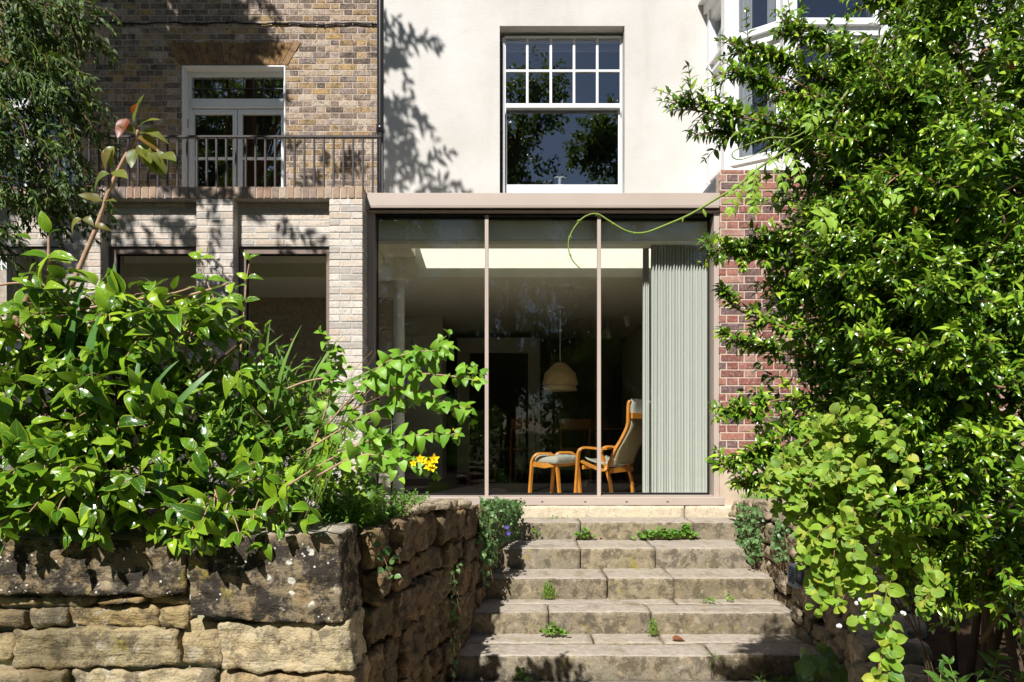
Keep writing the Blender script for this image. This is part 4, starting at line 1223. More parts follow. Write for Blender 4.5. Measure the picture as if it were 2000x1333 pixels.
# pendant lamp --------------------------------------------------------
lc = P(1094, 735, 9.1)
pl = thing('pendant_lamp', 'bell-shaped fabric pendant lamp hanging in the dark room behind the glass', 'lamp', (lc.x, 9.1, 2.27))
s_ = 9.1 / F
def lz(py): return PZ(py, 9.1)
m = MB(); m.lathe([(8 * s_, lz(709)), (14 * s_, lz(713)), (27 * s_, lz(727)), (30 * s_, lz(729)), (35 * s_, lz(752)), (33 * s_, lz(753))], lc.x, 9.1, 32); m.build('upper_shade', M['lamp_fabric'], pl, True)
m = MB(); m.lathe([(30 * s_, lz(752)), (33.5 * s_, lz(764)), (32.5 * s_, lz(764))], lc.x, 9.1, 32); m.build('lower_shade', M['lamp_fabric'], pl, True)
m = MB(); m.tube([(lc.x, 9.1, lz(710)), (lc.x, 9.1, 2.26)], .006, 6); m.build('cord', M['sheer'], pl)
m = MB(); m.lathe([(0, 2.27), (.06, 2.27), (.06, 2.235), (0, 2.235)], lc.x, 9.1, 16); m.build('ceiling_rose', M['sheer'], pl, True)
# ceiling spotlights
for (px, py, d, lab) in [(1224, 627, 9.2, 'cylindrical ceiling spotlight beside the curtain, tilted down'), (1188, 652, 10.0, 'small ceiling spotlight further back in the dark room, by the hanging lamp')]:
    c = P(px, py, d); t = thing('ceiling_spotlight', lab, 'spotlight', (c.x, d, 2.27))
    m = MB(); a = Vector((.25, -.1, -1)).normalized(); m.tube([c - a * .075, c + a * .075], .034, 14); m.build('lamp_head', M['cupboard'], t, True)
    m = MB(); m.tube([c - a * .06, (c.x, d, 2.272)], .009, 6); m.build('stem', M['cupboard'], t)
# dining table and chairs in the gloom
dt_ = thing('dining_table', 'wooden dining table in the dark room below the pendant lamp', 'table', (.65, 9.9, -.09))
m = MB(); m.box(-.0, 1.75, 9.5, 10.3, .62, .65, .006); m.build('table_top', M['dark_wood'], dt_)
for x in (.08, 1.67):
    for y_ in (9.58, 10.22):
        m = MB(); m.tube([(x, y_, .62), (x + (.04 if x > 1 else -.04), y_, -.09)], [.03, .018], 8); m.build('leg', M['dark_wood'], dt_)
def dining_chair(x, y_, rz, lab):
    t = thing('dining_chair', lab, 'chair', (x, y_, -.09), 'dining chairs in the dark room')
    R = Matrix.Rotation(rz, 3, 'Z')
    def q(a, b_, c): v = R @ Vector((a, b_, 0)); return (x + v.x, y_ + v.y, -.09 + c)
    for sx_ in (-1, 1):
        m = MB(); m.tube([q(sx_ * .2, -.19, .44), q(sx_ * .22, -.21, 0)], [.017, .012], 7); m.build('leg', M['dark_wood'], t)
        m = MB(); m.tube([q(sx_ * .2, .26, .86), q(sx_ * .19, .2, .44), q(sx_ * .21, .24, 0)], [.012, .018, .012], 7); m.build('leg', M['dark_wood'], t)
    m = MB(); n = 10
    top = []
    for i in range(n):
        a = 2 * math.pi * i / n + .3; top.append((math.copysign(abs(math.cos(a)) ** .6, math.cos(a)) * .23, math.copysign(abs(math.sin(a)) ** .6, math.sin(a)) * .21))
    for z0, z1 in ((.44, .465),):
        V = [q(a, b_, z0) for a, b_ in top] + [q(a, b_, z1) for a, b_ in top]; k0 = len(m.v); m.v += V
        m.f.append(tuple(k0 + i for i in range(n))[::-1]); m.f.append(tuple(k0 + n + i for i in range(n)))
        for i in range(n): m.f.append((k0 + i, k0 + (i + 1) % n, k0 + n + (i + 1) % n, k0 + n + i))
    m.build('seat', M['dark_wood'], t)
    m = MB(); m.sweep([q(-.2, .25, .8), q(0, .29, .8), q(.2, .25, .8)], (0, 0, 1), .12, .014); m.build('backrest', M['dark_wood'], t)
dining_chair(.05, 9.5, math.pi + .5, 'dark wooden dining chair at the table corner behind the footstool')
dining_chair(.85, 9.42, math.pi, 'dark wooden dining chair between footstool and table')
dining_chair(1.35, 10.5, 0.1, 'dark wooden dining chair on the far side of the dining table')

# bollard light by the left jamb
bo = thing('bollard_light', 'thin black mushroom-topped garden light by the left end of the glass doors', 'garden light', P(765, 985, 6.2))
c = P(765, 985, 6.2); zt2 = PZ(806, 6.2)
m = MB(); m.tube([(c.x, c.y, c.z), (c.x, c.y, zt2)], .011, 10); m.build('post', M['black_metal'], bo, True)
m = MB(); m.lathe([(0, zt2 + .035), (.04, zt2 + .03), (.075, zt2 + .012), (.078, zt2), (0, zt2 - .002)], c.x, c.y, 20); m.build('lamp_cap', M['black_metal'], bo, True)
# louvred step light on the right wall
wl_ = thing('step_light', 'small grey louvred light fixed to the rubble wall beside the steps', 'wall light', (1.95, PX(0, 1) * 0 + 4.78, PZ(1125, 4.8)))
yc, zc_ = 4.72, PZ(1125, 4.72)
m = MB(); m.box(1.93, 2.04, yc - .062, yc - .054, zc_ - .075, zc_ + .075); m.box(1.93, 2.04, yc + .054, yc + .062, zc_ - .075, zc_ + .075)
m.box(1.93, 2.04, yc - .054, yc + .054, zc_ + .062, zc_ + .075); m.box(1.93, 2.04, yc - .054, yc + .054, zc_ - .075, zc_ - .05); m.box(1.985, 2.04, yc - .054, yc + .054, zc_ - .05, zc_ + .062)
m.build('housing', M['grey_metal'], wl_)
for i in range(6):
    z = zc_ - .04 + i * .018; m = MB(); m.prism([(1.93, z), (1.935, z), (1.965, z + .014), (1.96, z + .014)], yc - .053, yc + .053); m.build('louvre', M['grey_metal'], wl_)
# ------------------------------------------------------------------ leaves
def leaf_variant(n, wfun, fold=.25, curl=.25, wave=0.0, twist=0.0, seed=0):
    """unit leaf along +Y, upper side +Z. returns verts, tris, uv"""
    r_ = random.Random(seed); V = [(0, 0, 0)]; UV = [(0, 0)]; T = []
    rows = []
    for i in range(1, n):
        t = i / n; w = wfun(t); z = -curl * t * t + .05 * math.sin(math.pi * t); y = t * (1 - .15 * curl * t)
        a = twist * t; rr = []
        for s_ in (-1, 0, 1):
            x = s_ * w; zz = z + fold * w * abs(s_) + (wave * math.sin(t * 9 + s_ * 1.7 + seed) * w if s_ else 0)
            xr_, zr_ = x * math.cos(a) - (zz - z) * math.sin(a), z + x * math.sin(a) + (zz - z) * math.cos(a)
            rr.append(len(V)); V.append((xr_, y, zr_)); UV.append((s_, t))
        rows.append(rr)
    tip = len(V); V.append((0, 1 * (1 - .15 * curl), -curl)); UV.append((0, 1))
    a = rows[0]; T += [(0, a[1], a[0]), (0, a[2], a[1])]
    for p, q in zip(rows, rows[1:]):
        for k in (0, 1): T += [(p[k], p[k + 1], q[k + 1]), (p[k], q[k + 1], q[k])]
    a = rows[-1]; T += [(a[0], a[1], tip), (a[1], a[2], tip)]
    return np.array(V), np.array(T), np.array(UV)
def w_ovate(W): return lambda t: W * math.sin(math.pi * t ** .72) ** .85
def w_lance(W): return lambda t: W * math.sin(math.pi * t ** .8)
def w_round(W): return lambda t: W * math.sin(math.pi * t) ** .5
def w_heart(W): return lambda t: W * (math.sin(math.pi * min(1, t ** .5)) ** .7)
def w_lobed(W): return lambda t: W * math.sin(math.pi * t ** .6) ** .5 * (1 + .35 * math.sin(t * 16))
KINDS = {}
def kind(name, n, wf, specs): KINDS[name] = [leaf_variant(n, wf, *sp) for sp in specs]
kind('leathery', 8, w_ovate(.26), [(.22, .30, .08, .1, 1), (.32, .45, .12, -.2, 2), (.15, .15, .10, .25, 3), (.4, .6, .1, 0, 4), (.25, -.1, .12, .1, 5)])
kind('ever', 4, w_ovate(.20), [(.30, .20, .05, .1, 1), (.45, .35, .05, -.3, 2), (.2, .05, .05, .3, 3), (.35, .5, 0, 0, 4)])
kind('round', 6, w_round(.42), [(.18, .15, .08, 0, 1), (.35, .35, .1, .2, 2), (.1, -.15, .1, -.2, 3), (.5, .2, .05, .3, 4)])
kind('heart', 6, w_heart(.36), [(.2, .25, .05, 0, 1), (.32, .5, .05, .2, 2), (.12, .1, .08, -.2, 3)])
kind('lobed', 8, w_lobed(.40), [(.15, .2, .1, 0, 1), (.3, .4, .12, .2, 2), (.1, 0, .12, -.2, 3)])
kind('lance', 5, w_lance(.13), [(.3, .3, .1, .3, 1), (.4, .55, .1, -.5, 2), (.2, .1, .15, .7, 3)])
kind('card', 2, w_ovate(.32), [(.3, .2, 0, 0, 1), (.15, .4, 0, .3, 2)])
kind('strap', 10, lambda t: .055 * (1 - t ** 3) ** .6, [(.15, .12, 0, .2, 1), (.2, .05, 0, -.2, 2), (.15, .4, 0, .4, 3)])
kind('blade', 5, lambda t: .035 * (1 - t * .9), [(.2, .3, 0, .3, 1), (.2, .1, 0, -.3, 2), (.2, .6, 0, .1, 3)])
kind('petal', 4, w_ovate(.25), [(.3, -.3, 0, 0, 1), (.2, .1, 0, .2, 2)])
_pm = {}

class Plant:
    def __init__(s, name, label, cat, base, group=None):
        s.root = thing(name, label, cat, base, group); s.L = {}; s.stems = []
    def leaf(s, knd, mat, pos, D, N, size):
        s.L.setdefault((knd, mat), []).append((*pos, *D, *N, size))
    def stem(s, pts, r0, r1, mat='twig', sides=5, name='stem'):
        s.stems.append((pts, r0, r1, mat, sides, name))
    def finish(s, nparts=300, part_name='leaf', stuff_name='foliage', stem_parts=40, max_part_d=99, min_px=9):
        # stems: the thickest ones are parts, the rest one twig mesh
        st_ = sorted(s.stems, key=lambda t: -t[1]); rest = {}
        for i, (pts, r0, r1, mat, sides, name) in enumerate(st_):
            rad = [r0 + (r1 - r0) * k / max(1, len(pts) - 1) for k in range(len(pts))]
            if i < stem_parts and r0 > .0035:
                m = MB(); m.tube(pts, rad, max(sides, 6)); m.build(name, M[mat], s.root, True)
            else:
                rest.setdefault(mat, MB()).tube(pts, rad, 4, False)
        for mat, mb in rest.items(): stuff(mb.build('twigs', M[mat], s.root, True))
        allL = []
        for (knd, mat), rows in s.L.items():
            for i, r_ in enumerate(rows): allL.append((knd, mat, i))
        best = {}
        if nparts and allL:
            sc = []
            for (knd, mat), rows in s.L.items():
                A = np.array(rows); px, py, d = project(A[:, :3] + A[:, 3:6] * A[:, 9:10] * .5)
                ok = (px > 0) & (px < 2000) & (py > 0) & (py < 1333) & (d > .3) & (d < max_part_d)
                siz = A[:, 9] * F / np.maximum(d, .1)
                # leaves towards the camera first: they are the ones that show
                scv = np.where(ok & (siz > min_px), siz * (1 / np.maximum(d, .1)) ** 2, -1)
                for i, v in enumerate(scv):
                    if v > 0: sc.append((v, knd, mat, i))
            sc.sort(reverse=True)
            for v, knd, mat, i in sc[:nparts]: best.setdefault((knd, mat), set()).add(i)
        for (knd, mat), rows in s.L.items():
            A = np.array(rows); vars_ = KINDS[knd]
            D = A[:, 3:6]; D = D / np.linalg.norm(D, axis=1, keepdims=True)
            N = A[:, 6:9]; N = N - D * (N * D).sum(1, keepdims=True); ln = np.linalg.norm(N, axis=1, keepdims=True)
            N = np.where(ln > 1e-5, N / np.maximum(ln, 1e-5), np.array([[0, 0, 1.0]]))
            X = np.cross(D, N); R = np.stack([X, D, N], 2)
            vk = rng.integers(0, len(vars_), len(A)); chosen = best.get((knd, mat), set())
            mask = np.zeros(len(A), bool)
            for i in chosen: mask[i] = True
            for i in chosen:
                key = (knd, mat, int(vk[i]))
                if key not in _pm:
                    V, T, UV = vars_[vk[i]]; _pm[key] = tri_mesh('leaf', V, T, M[mat], UV)
                o = bpy.data.objects.new(part_name, _pm[key])
                Mx = Matrix([[*(R[i, 0] * A[i, 9]), A[i, 0]], [*(R[i, 1] * A[i, 9]), A[i, 1]], [*(R[i, 2] * A[i, 9]), A[i, 2]], [0, 0, 0, 1]])
                o.matrix_basis = Mx; link(o, s.root)
            VV = []; TT = []; UU = []; n = 0
            for k, (V, T, UV) in enumerate(vars_):
                sel = np.where((vk == k) & ~mask)[0]
                if not len(sel): continue
                G = np.einsum('nij,vj->nvi', R[sel], V) * A[sel, 9][:, None, None] + A[sel, :3][:, None, :]
                TI = T[None] + (np.arange(len(sel)) * len(V))[:, None, None] + n
                VV.append(G.reshape(-1, 3)); TT.append(TI.reshape(-1, 3)); UU.append(np.tile(UV, (len(sel), 1))); n += len(sel) * len(V)
            if VV:
                me = tri_mesh(stuff_name, np.concatenate(VV), np.concatenate(TT), M[mat], np.concatenate(UU))
                stuff(link(bpy.data.objects.new(stuff_name, me), s.root))
        return s.root

def rv(a=1.0): return Vector((random.uniform(-a, a), random.uniform(-a, a), random.uniform(-a, a)))
def rdir():
    while True:
        v = rv()
        if .05 < v.length < 1: return v.normalized()
def grow(p, d, L, n=6, droop=.0, wig=.15, up=0.0):
    """a shoot: list of points"""
    pts = [Vector(p)]; d = Vector(d).normalized(); s_ = L / n
    for i in range(n):
        d = (d + rv(wig) * .5 + Vector((0, 0, up - droop * (i + 1) / n))).normalized()
        pts.append(pts[-1] + d * s_)
    return pts
def at(pts, t):
    k = t * (len(pts) - 1); i = min(int(k), len(pts) - 2); f = k - i
    return pts[i].lerp(pts[i + 1], f), (pts[i + 1] - pts[i]).normalized()
LIGHT = Vector((-.25, -.55, 1.0)).normalized()
def dress(pl, pts, knd, mat, size, pairs, ang=60, t0=.15, jit=.35, opposite=True, face=LIGHT, szv=.35, droop=0.0, tip=True):
    """opposite leaf pairs along a shoot"""
    a0 = random.uniform(0, 6.28)
    for i in range(pairs):
        t = t0 + (1 - t0) * (i / max(1, pairs - 1)) if pairs > 1 else .6
        p, T = at(pts, min(t, .999))
        U = T.orthogonal().normalized(); Wv = T.cross(U); a = a0 + i * math.pi / 2 + random.uniform(-.4, .4)
        for k in ((0, 1) if opposite else (i % 2,)):
            aa = a + k * math.pi
            S = U * math.cos(aa) + Wv * math.sin(aa); th = math.radians(ang + random.uniform(-18, 18))
            D = (S * math.sin(th) + T * math.cos(th) + rv(jit) * .4 + Vector((0, 0, -droop))).normalized()
            N = (face + rv(jit) * 1.1).normalized()
            sz = size * random.uniform(1 - szv, 1 + szv * .6) * (1 - .35 * max(0, t - .6) / .4)
            pl.leaf(knd, mat, p, D, N, sz)
    if tip:
        p, T = at(pts, .999); pl.leaf(knd, mat, p, (T + rv(.3)).normalized(), (face + rv(.5)).normalized(), size * .6)
def in_blob(bl, shell=.45):
    """bl: (px,py,d,rpx_x,rpx_y,r_d) -> point and outward direction"""
    px, py, d, rx, ry, rd = bl; c = P(px, py, d); v = rdir(); k = random.uniform(shell, 1) ** .6
    o = Vector((v.x * rx * d / F, v.y * rd, v.z * ry * d / F))
    return c + o * k, Vector((v.x, v.y, v.z)), k
def pick(blobs):
    w = [b_[3] * b_[4] * (b_[6] if len(b_) > 6 else 1) for b_ in blobs]; return random.choices(blobs, w)[0][:6]

# ------------------------------------------------------------------ evergreen bush on the right
random.seed(21); KD = .68
eb = Plant('evergreen_bush', 'large glossy evergreen bush spreading over the right-hand wall and steps', 'bush', (1.75, 2.2, -.2))
B = [(1860, 60, 3.2, 250, 170, .55), (1655, 190, 3.15, 135, 90, .3), (1640, 300, 3.2, 135, 95, .35), (1830, 300, 2.9, 220, 170, .5), (1960, 420, 2.7, 200, 260, .5),
     (1650, 430, 3.3, 125, 80, .35, .8), (1730, 520, 3.0, 190, 130, .5), (1630, 620, 3.2, 130, 120, .35, .9), (1830, 640, 2.8, 230, 170, .5), (1600, 760, 3.2, 105, 90, .3, .8), (1720, 780, 3.0, 170, 120, .4),
     (1570, 880, 3.2, 80, 70, .25, .7), (1900, 830, 2.7, 190, 170, .45), (1960, 1000, 2.6, 150, 150, .4, .8), (1760, 930, 2.9, 150, 100, .4, .7), (1900, 1080, 2.8, 130, 80, .3, .5), (1790, 1060, 3.0, 130, 70, .35, .6), (1960, 1190, 2.7, 90, 80, .3, .5)]
B = [(b_[0], b_[1], b_[2] * KD, b_[3], b_[4], b_[5] * KD, *b_[6:]) for b_ in B]
core = Vector((1.75, 2.28, 1.1))
CL = []
for i in range(250):
    bl = pick(B); p, v, k = in_blob(bl, .45); CL.append((p, v, random.uniform(.07, .15) * KD))
for i in range(3700):
    c, v, rr = random.choice(CL); w = rdir(); w.y = -abs(w.y) * .6 + w.y * .4
    p = c + w * rr * random.random() ** .5
    d = (w * .6 + v * .5 + (p - core).normalized() * .5 + Vector((-.15, -.15, .35))).normalized()
    L = random.uniform(.09, .22) * KD; p0 = p - d * L * .6
    pts = grow(p0, d, L, 4, .15, .25); eb.stem(pts, .0016, .0009, 'twig', 4)
    dress(eb, pts, 'ever', 'evergreen_leaf', .055 * KD, random.randint(5, 8), 55, .15, .65)
# interior leaves, in the shade
for i in range(1500):
    bl = pick(B); p, v, k = in_blob(bl, .0); c = P(bl[0], bl[1], bl[2]); p = c + (p - c) * .62 + Vector((.03, .16, 0))
    pts = grow(p, v, .13, 3, .1, .3); dress(eb, pts, 'ever', 'evergreen_leaf', .05, 4, 55, .1, .6)
# long sprays reaching out to the left
def spray(pl, path, d, side_n, side_L, knd, mat, size, r0=.004, ang=55, up=.25, pairs=6, stemmat='twig', end_pairs=8):
    pts = curve([P(x, y, dd * KD) for (x, y), dd in zip(path, d)], 5)
    pl.stem(pts, r0, .0015, stemmat, 6)
    dress(pl, pts, knd, mat, size, end_pairs, ang, .3, .35)
    for i in range(side_n):
        p, T = at(pts, random.uniform(.08, .97)); dd = (T * .9 + rv(.8) + Vector((0, -.1, up))).normalized()
        sh = grow(p, dd, random.uniform(.4, 1) * side_L * KD, 4, .1, .2); pl.stem(sh, .0018, .001, stemmat, 4)
        dress(pl, sh, knd, mat, size, pairs, ang, .1, .4)
SPR = [([(1760, 300), (1600, 270), (1480, 235), (1400, 225), (1335, 208)], (3.1, 3.05, 3.0, 2.95, 2.95), 34, .17),
       ([(1700, 330), (1560, 290), (1470, 265), (1410, 262)], (3.1, 3.05, 3.0, 3.0), 26, .16),
       ([(1760, 230), (1620, 160), (1520, 120), (1440, 100)], (3.2, 3.15, 3.1, 3.05), 40, .17),
       ([(1780, 200), (1660, 110), (1580, 80), (1540, 62)], (3.2, 3.2, 3.15, 3.15), 34, .16),
       ([(1700, 200), (1560, 190), (1480, 160), (1430, 135)], (3.1, 3.1, 3.05, 3.0), 26, .16),
       ([(1720, 520), (1560, 480), (1470, 480), (1392, 497)], (3.1, 3.1, 3.05, 3.0), 26, .15),
       ([(1650, 560), (1540, 520), (1480, 500), (1440, 498)], (3.2, 3.15, 3.1, 3.05), 20, .14),
       ([(1640, 640), (1540, 640), (1450, 610), (1408, 575)], (3.2, 3.15, 3.1, 3.1), 14, .10),
       ([(1640, 700), (1520, 690), (1460, 670), (1405, 650)], (3.2, 3.15, 3.1, 3.1), 14, .11),
       ([(1640, 790), (1530, 780), (1470, 800), (1415, 808)], (3.2, 3.15, 3.1, 3.1), 16, .11),
       ([(1650, 860), (1540, 850), (1480, 880), (1440, 905)], (3.2, 3.15, 3.1, 3.1), 16, .11),
       ([(1640, 900), (1530, 930), (1460, 945), (1408, 900)], (3.2, 3.15, 3.1, 3.1), 16, .10),
       ([(1900, 160), (1820, 60), (1760, 10), (1700, -20)], (3.0, 3.05, 3.1, 3.1), 30, .18),
       ([(1980, 760), (1860, 740), (1790, 700), (1690, 665)], (2.6, 2.55, 2.5, 2.45), 14, .14),
       ([(1990, 1010), (1880, 1010), (1800, 1000), (1745, 985)], (2.5, 2.45, 2.4, 2.4), 14, .12)]
for path, d, n, L in SPR:
    low = path[-1][0] < 1480 and path[-1][1] > 550
    spray(eb, path, d, int(n * 1.35), L, 'ever', 'evergreen_leaf', .053 * KD)
for i in range(110):
    c_, v_, rr_ = random.choice(CL); p_ = c_ + rdir() * rr_ * .9; eb.leaf('ever', random.choice(['dead_leaf', 'bronze_leaf']), p_, rdir(), (LIGHT + rv(.8)).normalized(), .03)
for i in range(60):
    c_, v_, rr_ = random.choice(CL); eb.stem(grow(c_ - v_ * .1, v_ + rv(.5) + Vector((-.2, -.4, .1)), random.uniform(.15, .3), 5, .1, .2), .0032, .0012, random.choice(['pale_stem', 'twig']), 5)
# trunks and limbs
for bl in B:
    c = P(*bl[:3]); b0 = Vector((1.72 + random.uniform(-.15, .3), 2.25 + random.uniform(-.15, .2), -.3))
    pts = curve([b0, b0.lerp(c, .4) + Vector((.12, .1, .15)), b0.lerp(c, .75) + rv(.08), c], 5); eb.stem(pts, .014, .004, 'bark', 7, 'branch')
eb.finish(300)

# ------------------------------------------------------------------ snowberry below it
random.seed(5)
sb = Plant('snowberry_bush', 'yellow-green round-leaved snowberry with white berries trailing over the step wall', 'bush', (1.3, 2.1, -.2))
B = [(1665, 860, 1.8, 80, 65, .16), (1610, 930, 1.78, 75, 65, .15), (1570, 940, 1.84, 45, 45, .11, .8), (1620, 1020, 1.78, 65, 60, .15), (1760, 900, 1.84, 80, 60, .15, .5), (1720, 1030, 1.8, 70, 60, .15, .5)]
def berries(pl, p, n):
    for i in range(n):
        c = p + rv(.012); r = random.uniform(.0045, .0065)
        m = MB(); prof = [(r * math.sin(math.pi * k / 7), c.z - r * math.cos(math.pi * k / 7)) for k in range(8)]
        m.lathe(prof, c.x, c.y, 8); m.build('berry', M['berry'], pl.root, True)
for i in range(170):
    bl = pick(B); p, v, k = in_blob(bl, .35)
    d = (v * .6 + Vector((-.35, -.35, .05))).normalized(); L = random.uniform(.07, .14)
    pts = grow(p - d * L * .5, d, L, 4, .35, .2); sb.stem(pts, .0014, .0008, 'twig', 4)
    dress(sb, pts, 'round', 'snowberry_leaf', .034, random.randint(3, 5), 62, .15, .45, face=Vector((-.2, -.75, .75)).normalized())
TR = [[(1700, 1000), (1650, 1060), (1610, 1110), (1585, 1180)], [(1720, 1060), (1690, 1110), (1660, 1140), (1640, 1185)], [(1740, 1080), (1735, 1130), (1725, 1180), (1690, 1210)],
      [(1740, 1150), (1730, 1220), (1720, 1290), (1705, 1340)], [(1700, 1050), (1650, 1100), (1620, 1150), (1600, 1160)], [(1800, 1050), (1820, 1100), (1815, 1150), (1800, 1190)],
      [(1730, 1190), (1745, 1250), (1735, 1300), (1740, 1350)], [(1660, 960), (1620, 1000), (1600, 1060), (1580, 1090)]]
for path in TR:
    dd = [1.8, 1.74, 1.7, 1.68]; pts = curve([P(x, y, d) for (x, y), d in zip(path, dd)], 5)
    sb.stem(pts, .002, .001, 'twig', 5); dress(sb, pts, 'round', 'snowberry_leaf', .037, 8, 65, .2, .5, face=Vector((-.2, -.8, .6)).normalized())
    for k in range(3):
        p, T = at(pts, random.uniform(.3, .95)); sh = grow(p, (T + rv(.9)).normalized(), .065, 3, .2, .2); dress(sb, sh, 'round', 'snowberry_leaf', .033, 3, 60, .2, .5, face=Vector((-.2, -.8, .6)).normalized())
for px, py in [(1690, 1200), (1640, 1222), (1682, 1180), (1700, 1120 - 130), (1712, 995), (1770, 1195)]: berries(sb, P(px, py, 1.69), random.randint(2, 3))
for bl in B:
    c = P(*bl[:3]); pts = curve([Vector((1.35, 2.15, -.3)), Vector((1.2, 2.0, -.0)), c], 6); sb.stem(pts, .003, .0015, 'bark', 6, 'branch')
sb.finish(300)

# low plants at the foot of the bank, bottom right
random.seed(8)
lp = Plant('glossy_seedling', 'bright glossy-leaved low plant on leaf litter beneath the evergreen bush', 'plant', P(1900, 1320, 1.95))
for px, py in [(1880, 1320), (1930, 1300), (1970, 1330), (1905, 1345), (1985, 1210), (1990, 1240), (1860, 1345), (1830, 1330), (1955, 1345)]:
    c = P(px, py, 1.95); pts = grow(c - Vector((0, 0, .06)), (rv(.4) + Vector((0, 0, 1))), .09, 3, 0, .2); lp.stem(pts, .002, .001, 'twig_green', 4)
    dress(lp, pts, 'ever', 'small_leaf', .058, 3, 65, .3, .4)
lp.finish(300)
iv = Plant('ivy', 'dark ivy sprig growing at the foot of the right wall beside the bottom step', 'ivy', P(1600, 1330, 3.6))
for i in range(26):
    c = P(random.uniform(1560, 1650), random.uniform(1255, 1340), random.uniform(3.45, 3.75)); iv.leaf('heart', 'ivy_leaf', c, (rv(.8) + Vector((0, -.5, -.3))).normalized(), (Vector((-.3, -.8, .5)) + rv(.4)).normalized(), random.uniform(.06, .11))
for i in range(6):
    a = P(random.uniform(1575, 1650), 1345, 3.6); iv.stem(grow(a, Vector((random.uniform(-.4, .4), -.2, 1)), .25, 4, .1, .3), .003, .001, 'twig', 5)
iv.finish(300)

# grasping vine shoot
random.seed(3)
vn = Plant('vine', 'bright green vine shoot curling in front of the glass doors from the bush', 'vine', P(1480, 330, 2.0))
main = [(1700, 120), (1640, 200), (1600, 250), (1540, 290), (1480, 330), (1440, 365), (1400, 388), (1350, 418), (1300, 440), (1258, 455), (1225, 452), (1190, 432), (1165, 418), (1140, 425), (1120, 448), (1110, 475), (1116, 505), (1135, 527)]
pts = curve([P(x, y, 2.0) for i, (x, y) in enumerate(main)], 5)
vn.stem(pts, .0045, .0016, 'twig_green', 7, 'shoot')
for path in [[(1640, 200), (1560, 265), (1500, 270), (1440, 292), (1430, 305), (1445, 312), (1480, 300), (1560, 255)], [(1730, 60), (1690, 150), (1660, 190), (1620, 240)]]:
    q = curve([P(x, y, 1.98) for x, y in path], 5); vn.stem(q, .0028, .0014, 'twig_green', 6, 'tendril')
def pinnate(pl, p, d, L, n, size):
    q = grow(p, d, L, 5, .5, .1); pl.stem(q, .0018, .001, 'twig_green', 4)
    for i in range(n):
        t = .2 + .8 * i / (n - 1); c, T = at(q, min(t, .999)); S = T.cross(Vector((0, -1, .3))).normalized()
        for s_ in (-1, 1): pl.leaf('ever', 'vine_leaf', c, (S * s_ + T * .5 + rv(.2) + Vector((0, 0, -.3))).normalized(), (Vector((-.2, -.8, .6)) + rv(.3)).normalized(), size * random.uniform(.8, 1.15))
    pl.leaf('ever', 'vine_leaf', q[-1], (q[-1] - q[-2]).normalized(), Vector((0, -.8, .5)), size)
for px, py, dx, dz in [(1470, 330, .1, -1), (1478, 322, -.3, -1), (1460, 345, .35, -1), (1450, 352, -.6, -.8), (1500, 305, .5, -.6), (1530, 295, .6, -.5), (1620, 210, -.8, -.1)]:
    pinnate(vn, P(px, py, 1.97), Vector((dx, -.25, dz)), .092, 4, .034)
for px, py, dx, dz in [(1640, 440, -.5, .4), (1700, 420, .2, .6), (1800, 230, .5, 0)]:
    pinnate(vn, P(px, py, 1.85), Vector((dx, -.4, dz)), .11, 4, .04)
for t in [.3, .36, .43, .5, .56, .63, .7, .78, .85, .92]:
    c_, T_ = at(pts, t)
    for s_ in (0, 1): vn.leaf('lance', 'vine_leaf', c_, (T_ + rv(.8) + Vector((0, -.2, -.3))).normalized(), Vector((0, -1, .3)), random.uniform(.008, .016))
for px, py in [(1373, 408), (1376, 412)]: vn.leaf('ever', 'vine_leaf', P(px, py, 2.0), Vector((.2, 0, -1)), Vector((0, -1, .3)), .02)
vn.finish(300)

# ------------------------------------------------------------------ leathery shrub on the left wall
random.seed(14)
ls = Plant('leathery_shrub', 'broad shrub with big glossy leathery leaves overhanging the lichened stone wall', 'shrub', (-1.9, 3.2, .1))
B = [(60, 640, 3.1, 130, 80, .3), (200, 620, 3.1, 120, 75, .3), (330, 640, 3.1, 110, 70, .3), (70, 780, 2.95, 150, 100, .3), (240, 770, 2.95, 130, 110, .3), (60, 920, 2.8, 130, 100, .22), (200, 930, 2.8, 120, 90, .22, .8),
     (330, 940, 2.8, 100, 80, .2, .7), (420, 960, 2.8, 100, 60, .2, .8), (440, 700, 3.1, 80, 50, .2, .5), (520, 980, 2.85, 90, 45, .18, .7), (-90, 760, 3.0, 140, 200, .35, .6)]
for i in range(300):
    bl = pick(B); p, v, k = in_blob(bl, .35)
    d = (v * .6 + Vector((.15, -.35, .25))).normalized(); L = random.uniform(.14, .26)
    pts = grow(p - d * L * .6, d, L, 4, .35, .2); ls.stem(pts, .0035, .002, 'pale_stem', 5)
    dress(ls, pts, 'leathery', 'leathery_leaf', .118, random.randint(2, 3), 64, .45, .52, droop=.22, face=Vector((-.15, -.55, .9)).normalized())
for i in range(260):                                     # smaller shaded foliage behind
    bl = pick(B); p, v, k = in_blob(bl, .0); p += Vector((0, .25, -.03)); pts = grow(p, v, .2, 3, .2, .3); dress(ls, pts, 'leathery', 'leathery_leaf', .09, 3, 60, .1, .5)
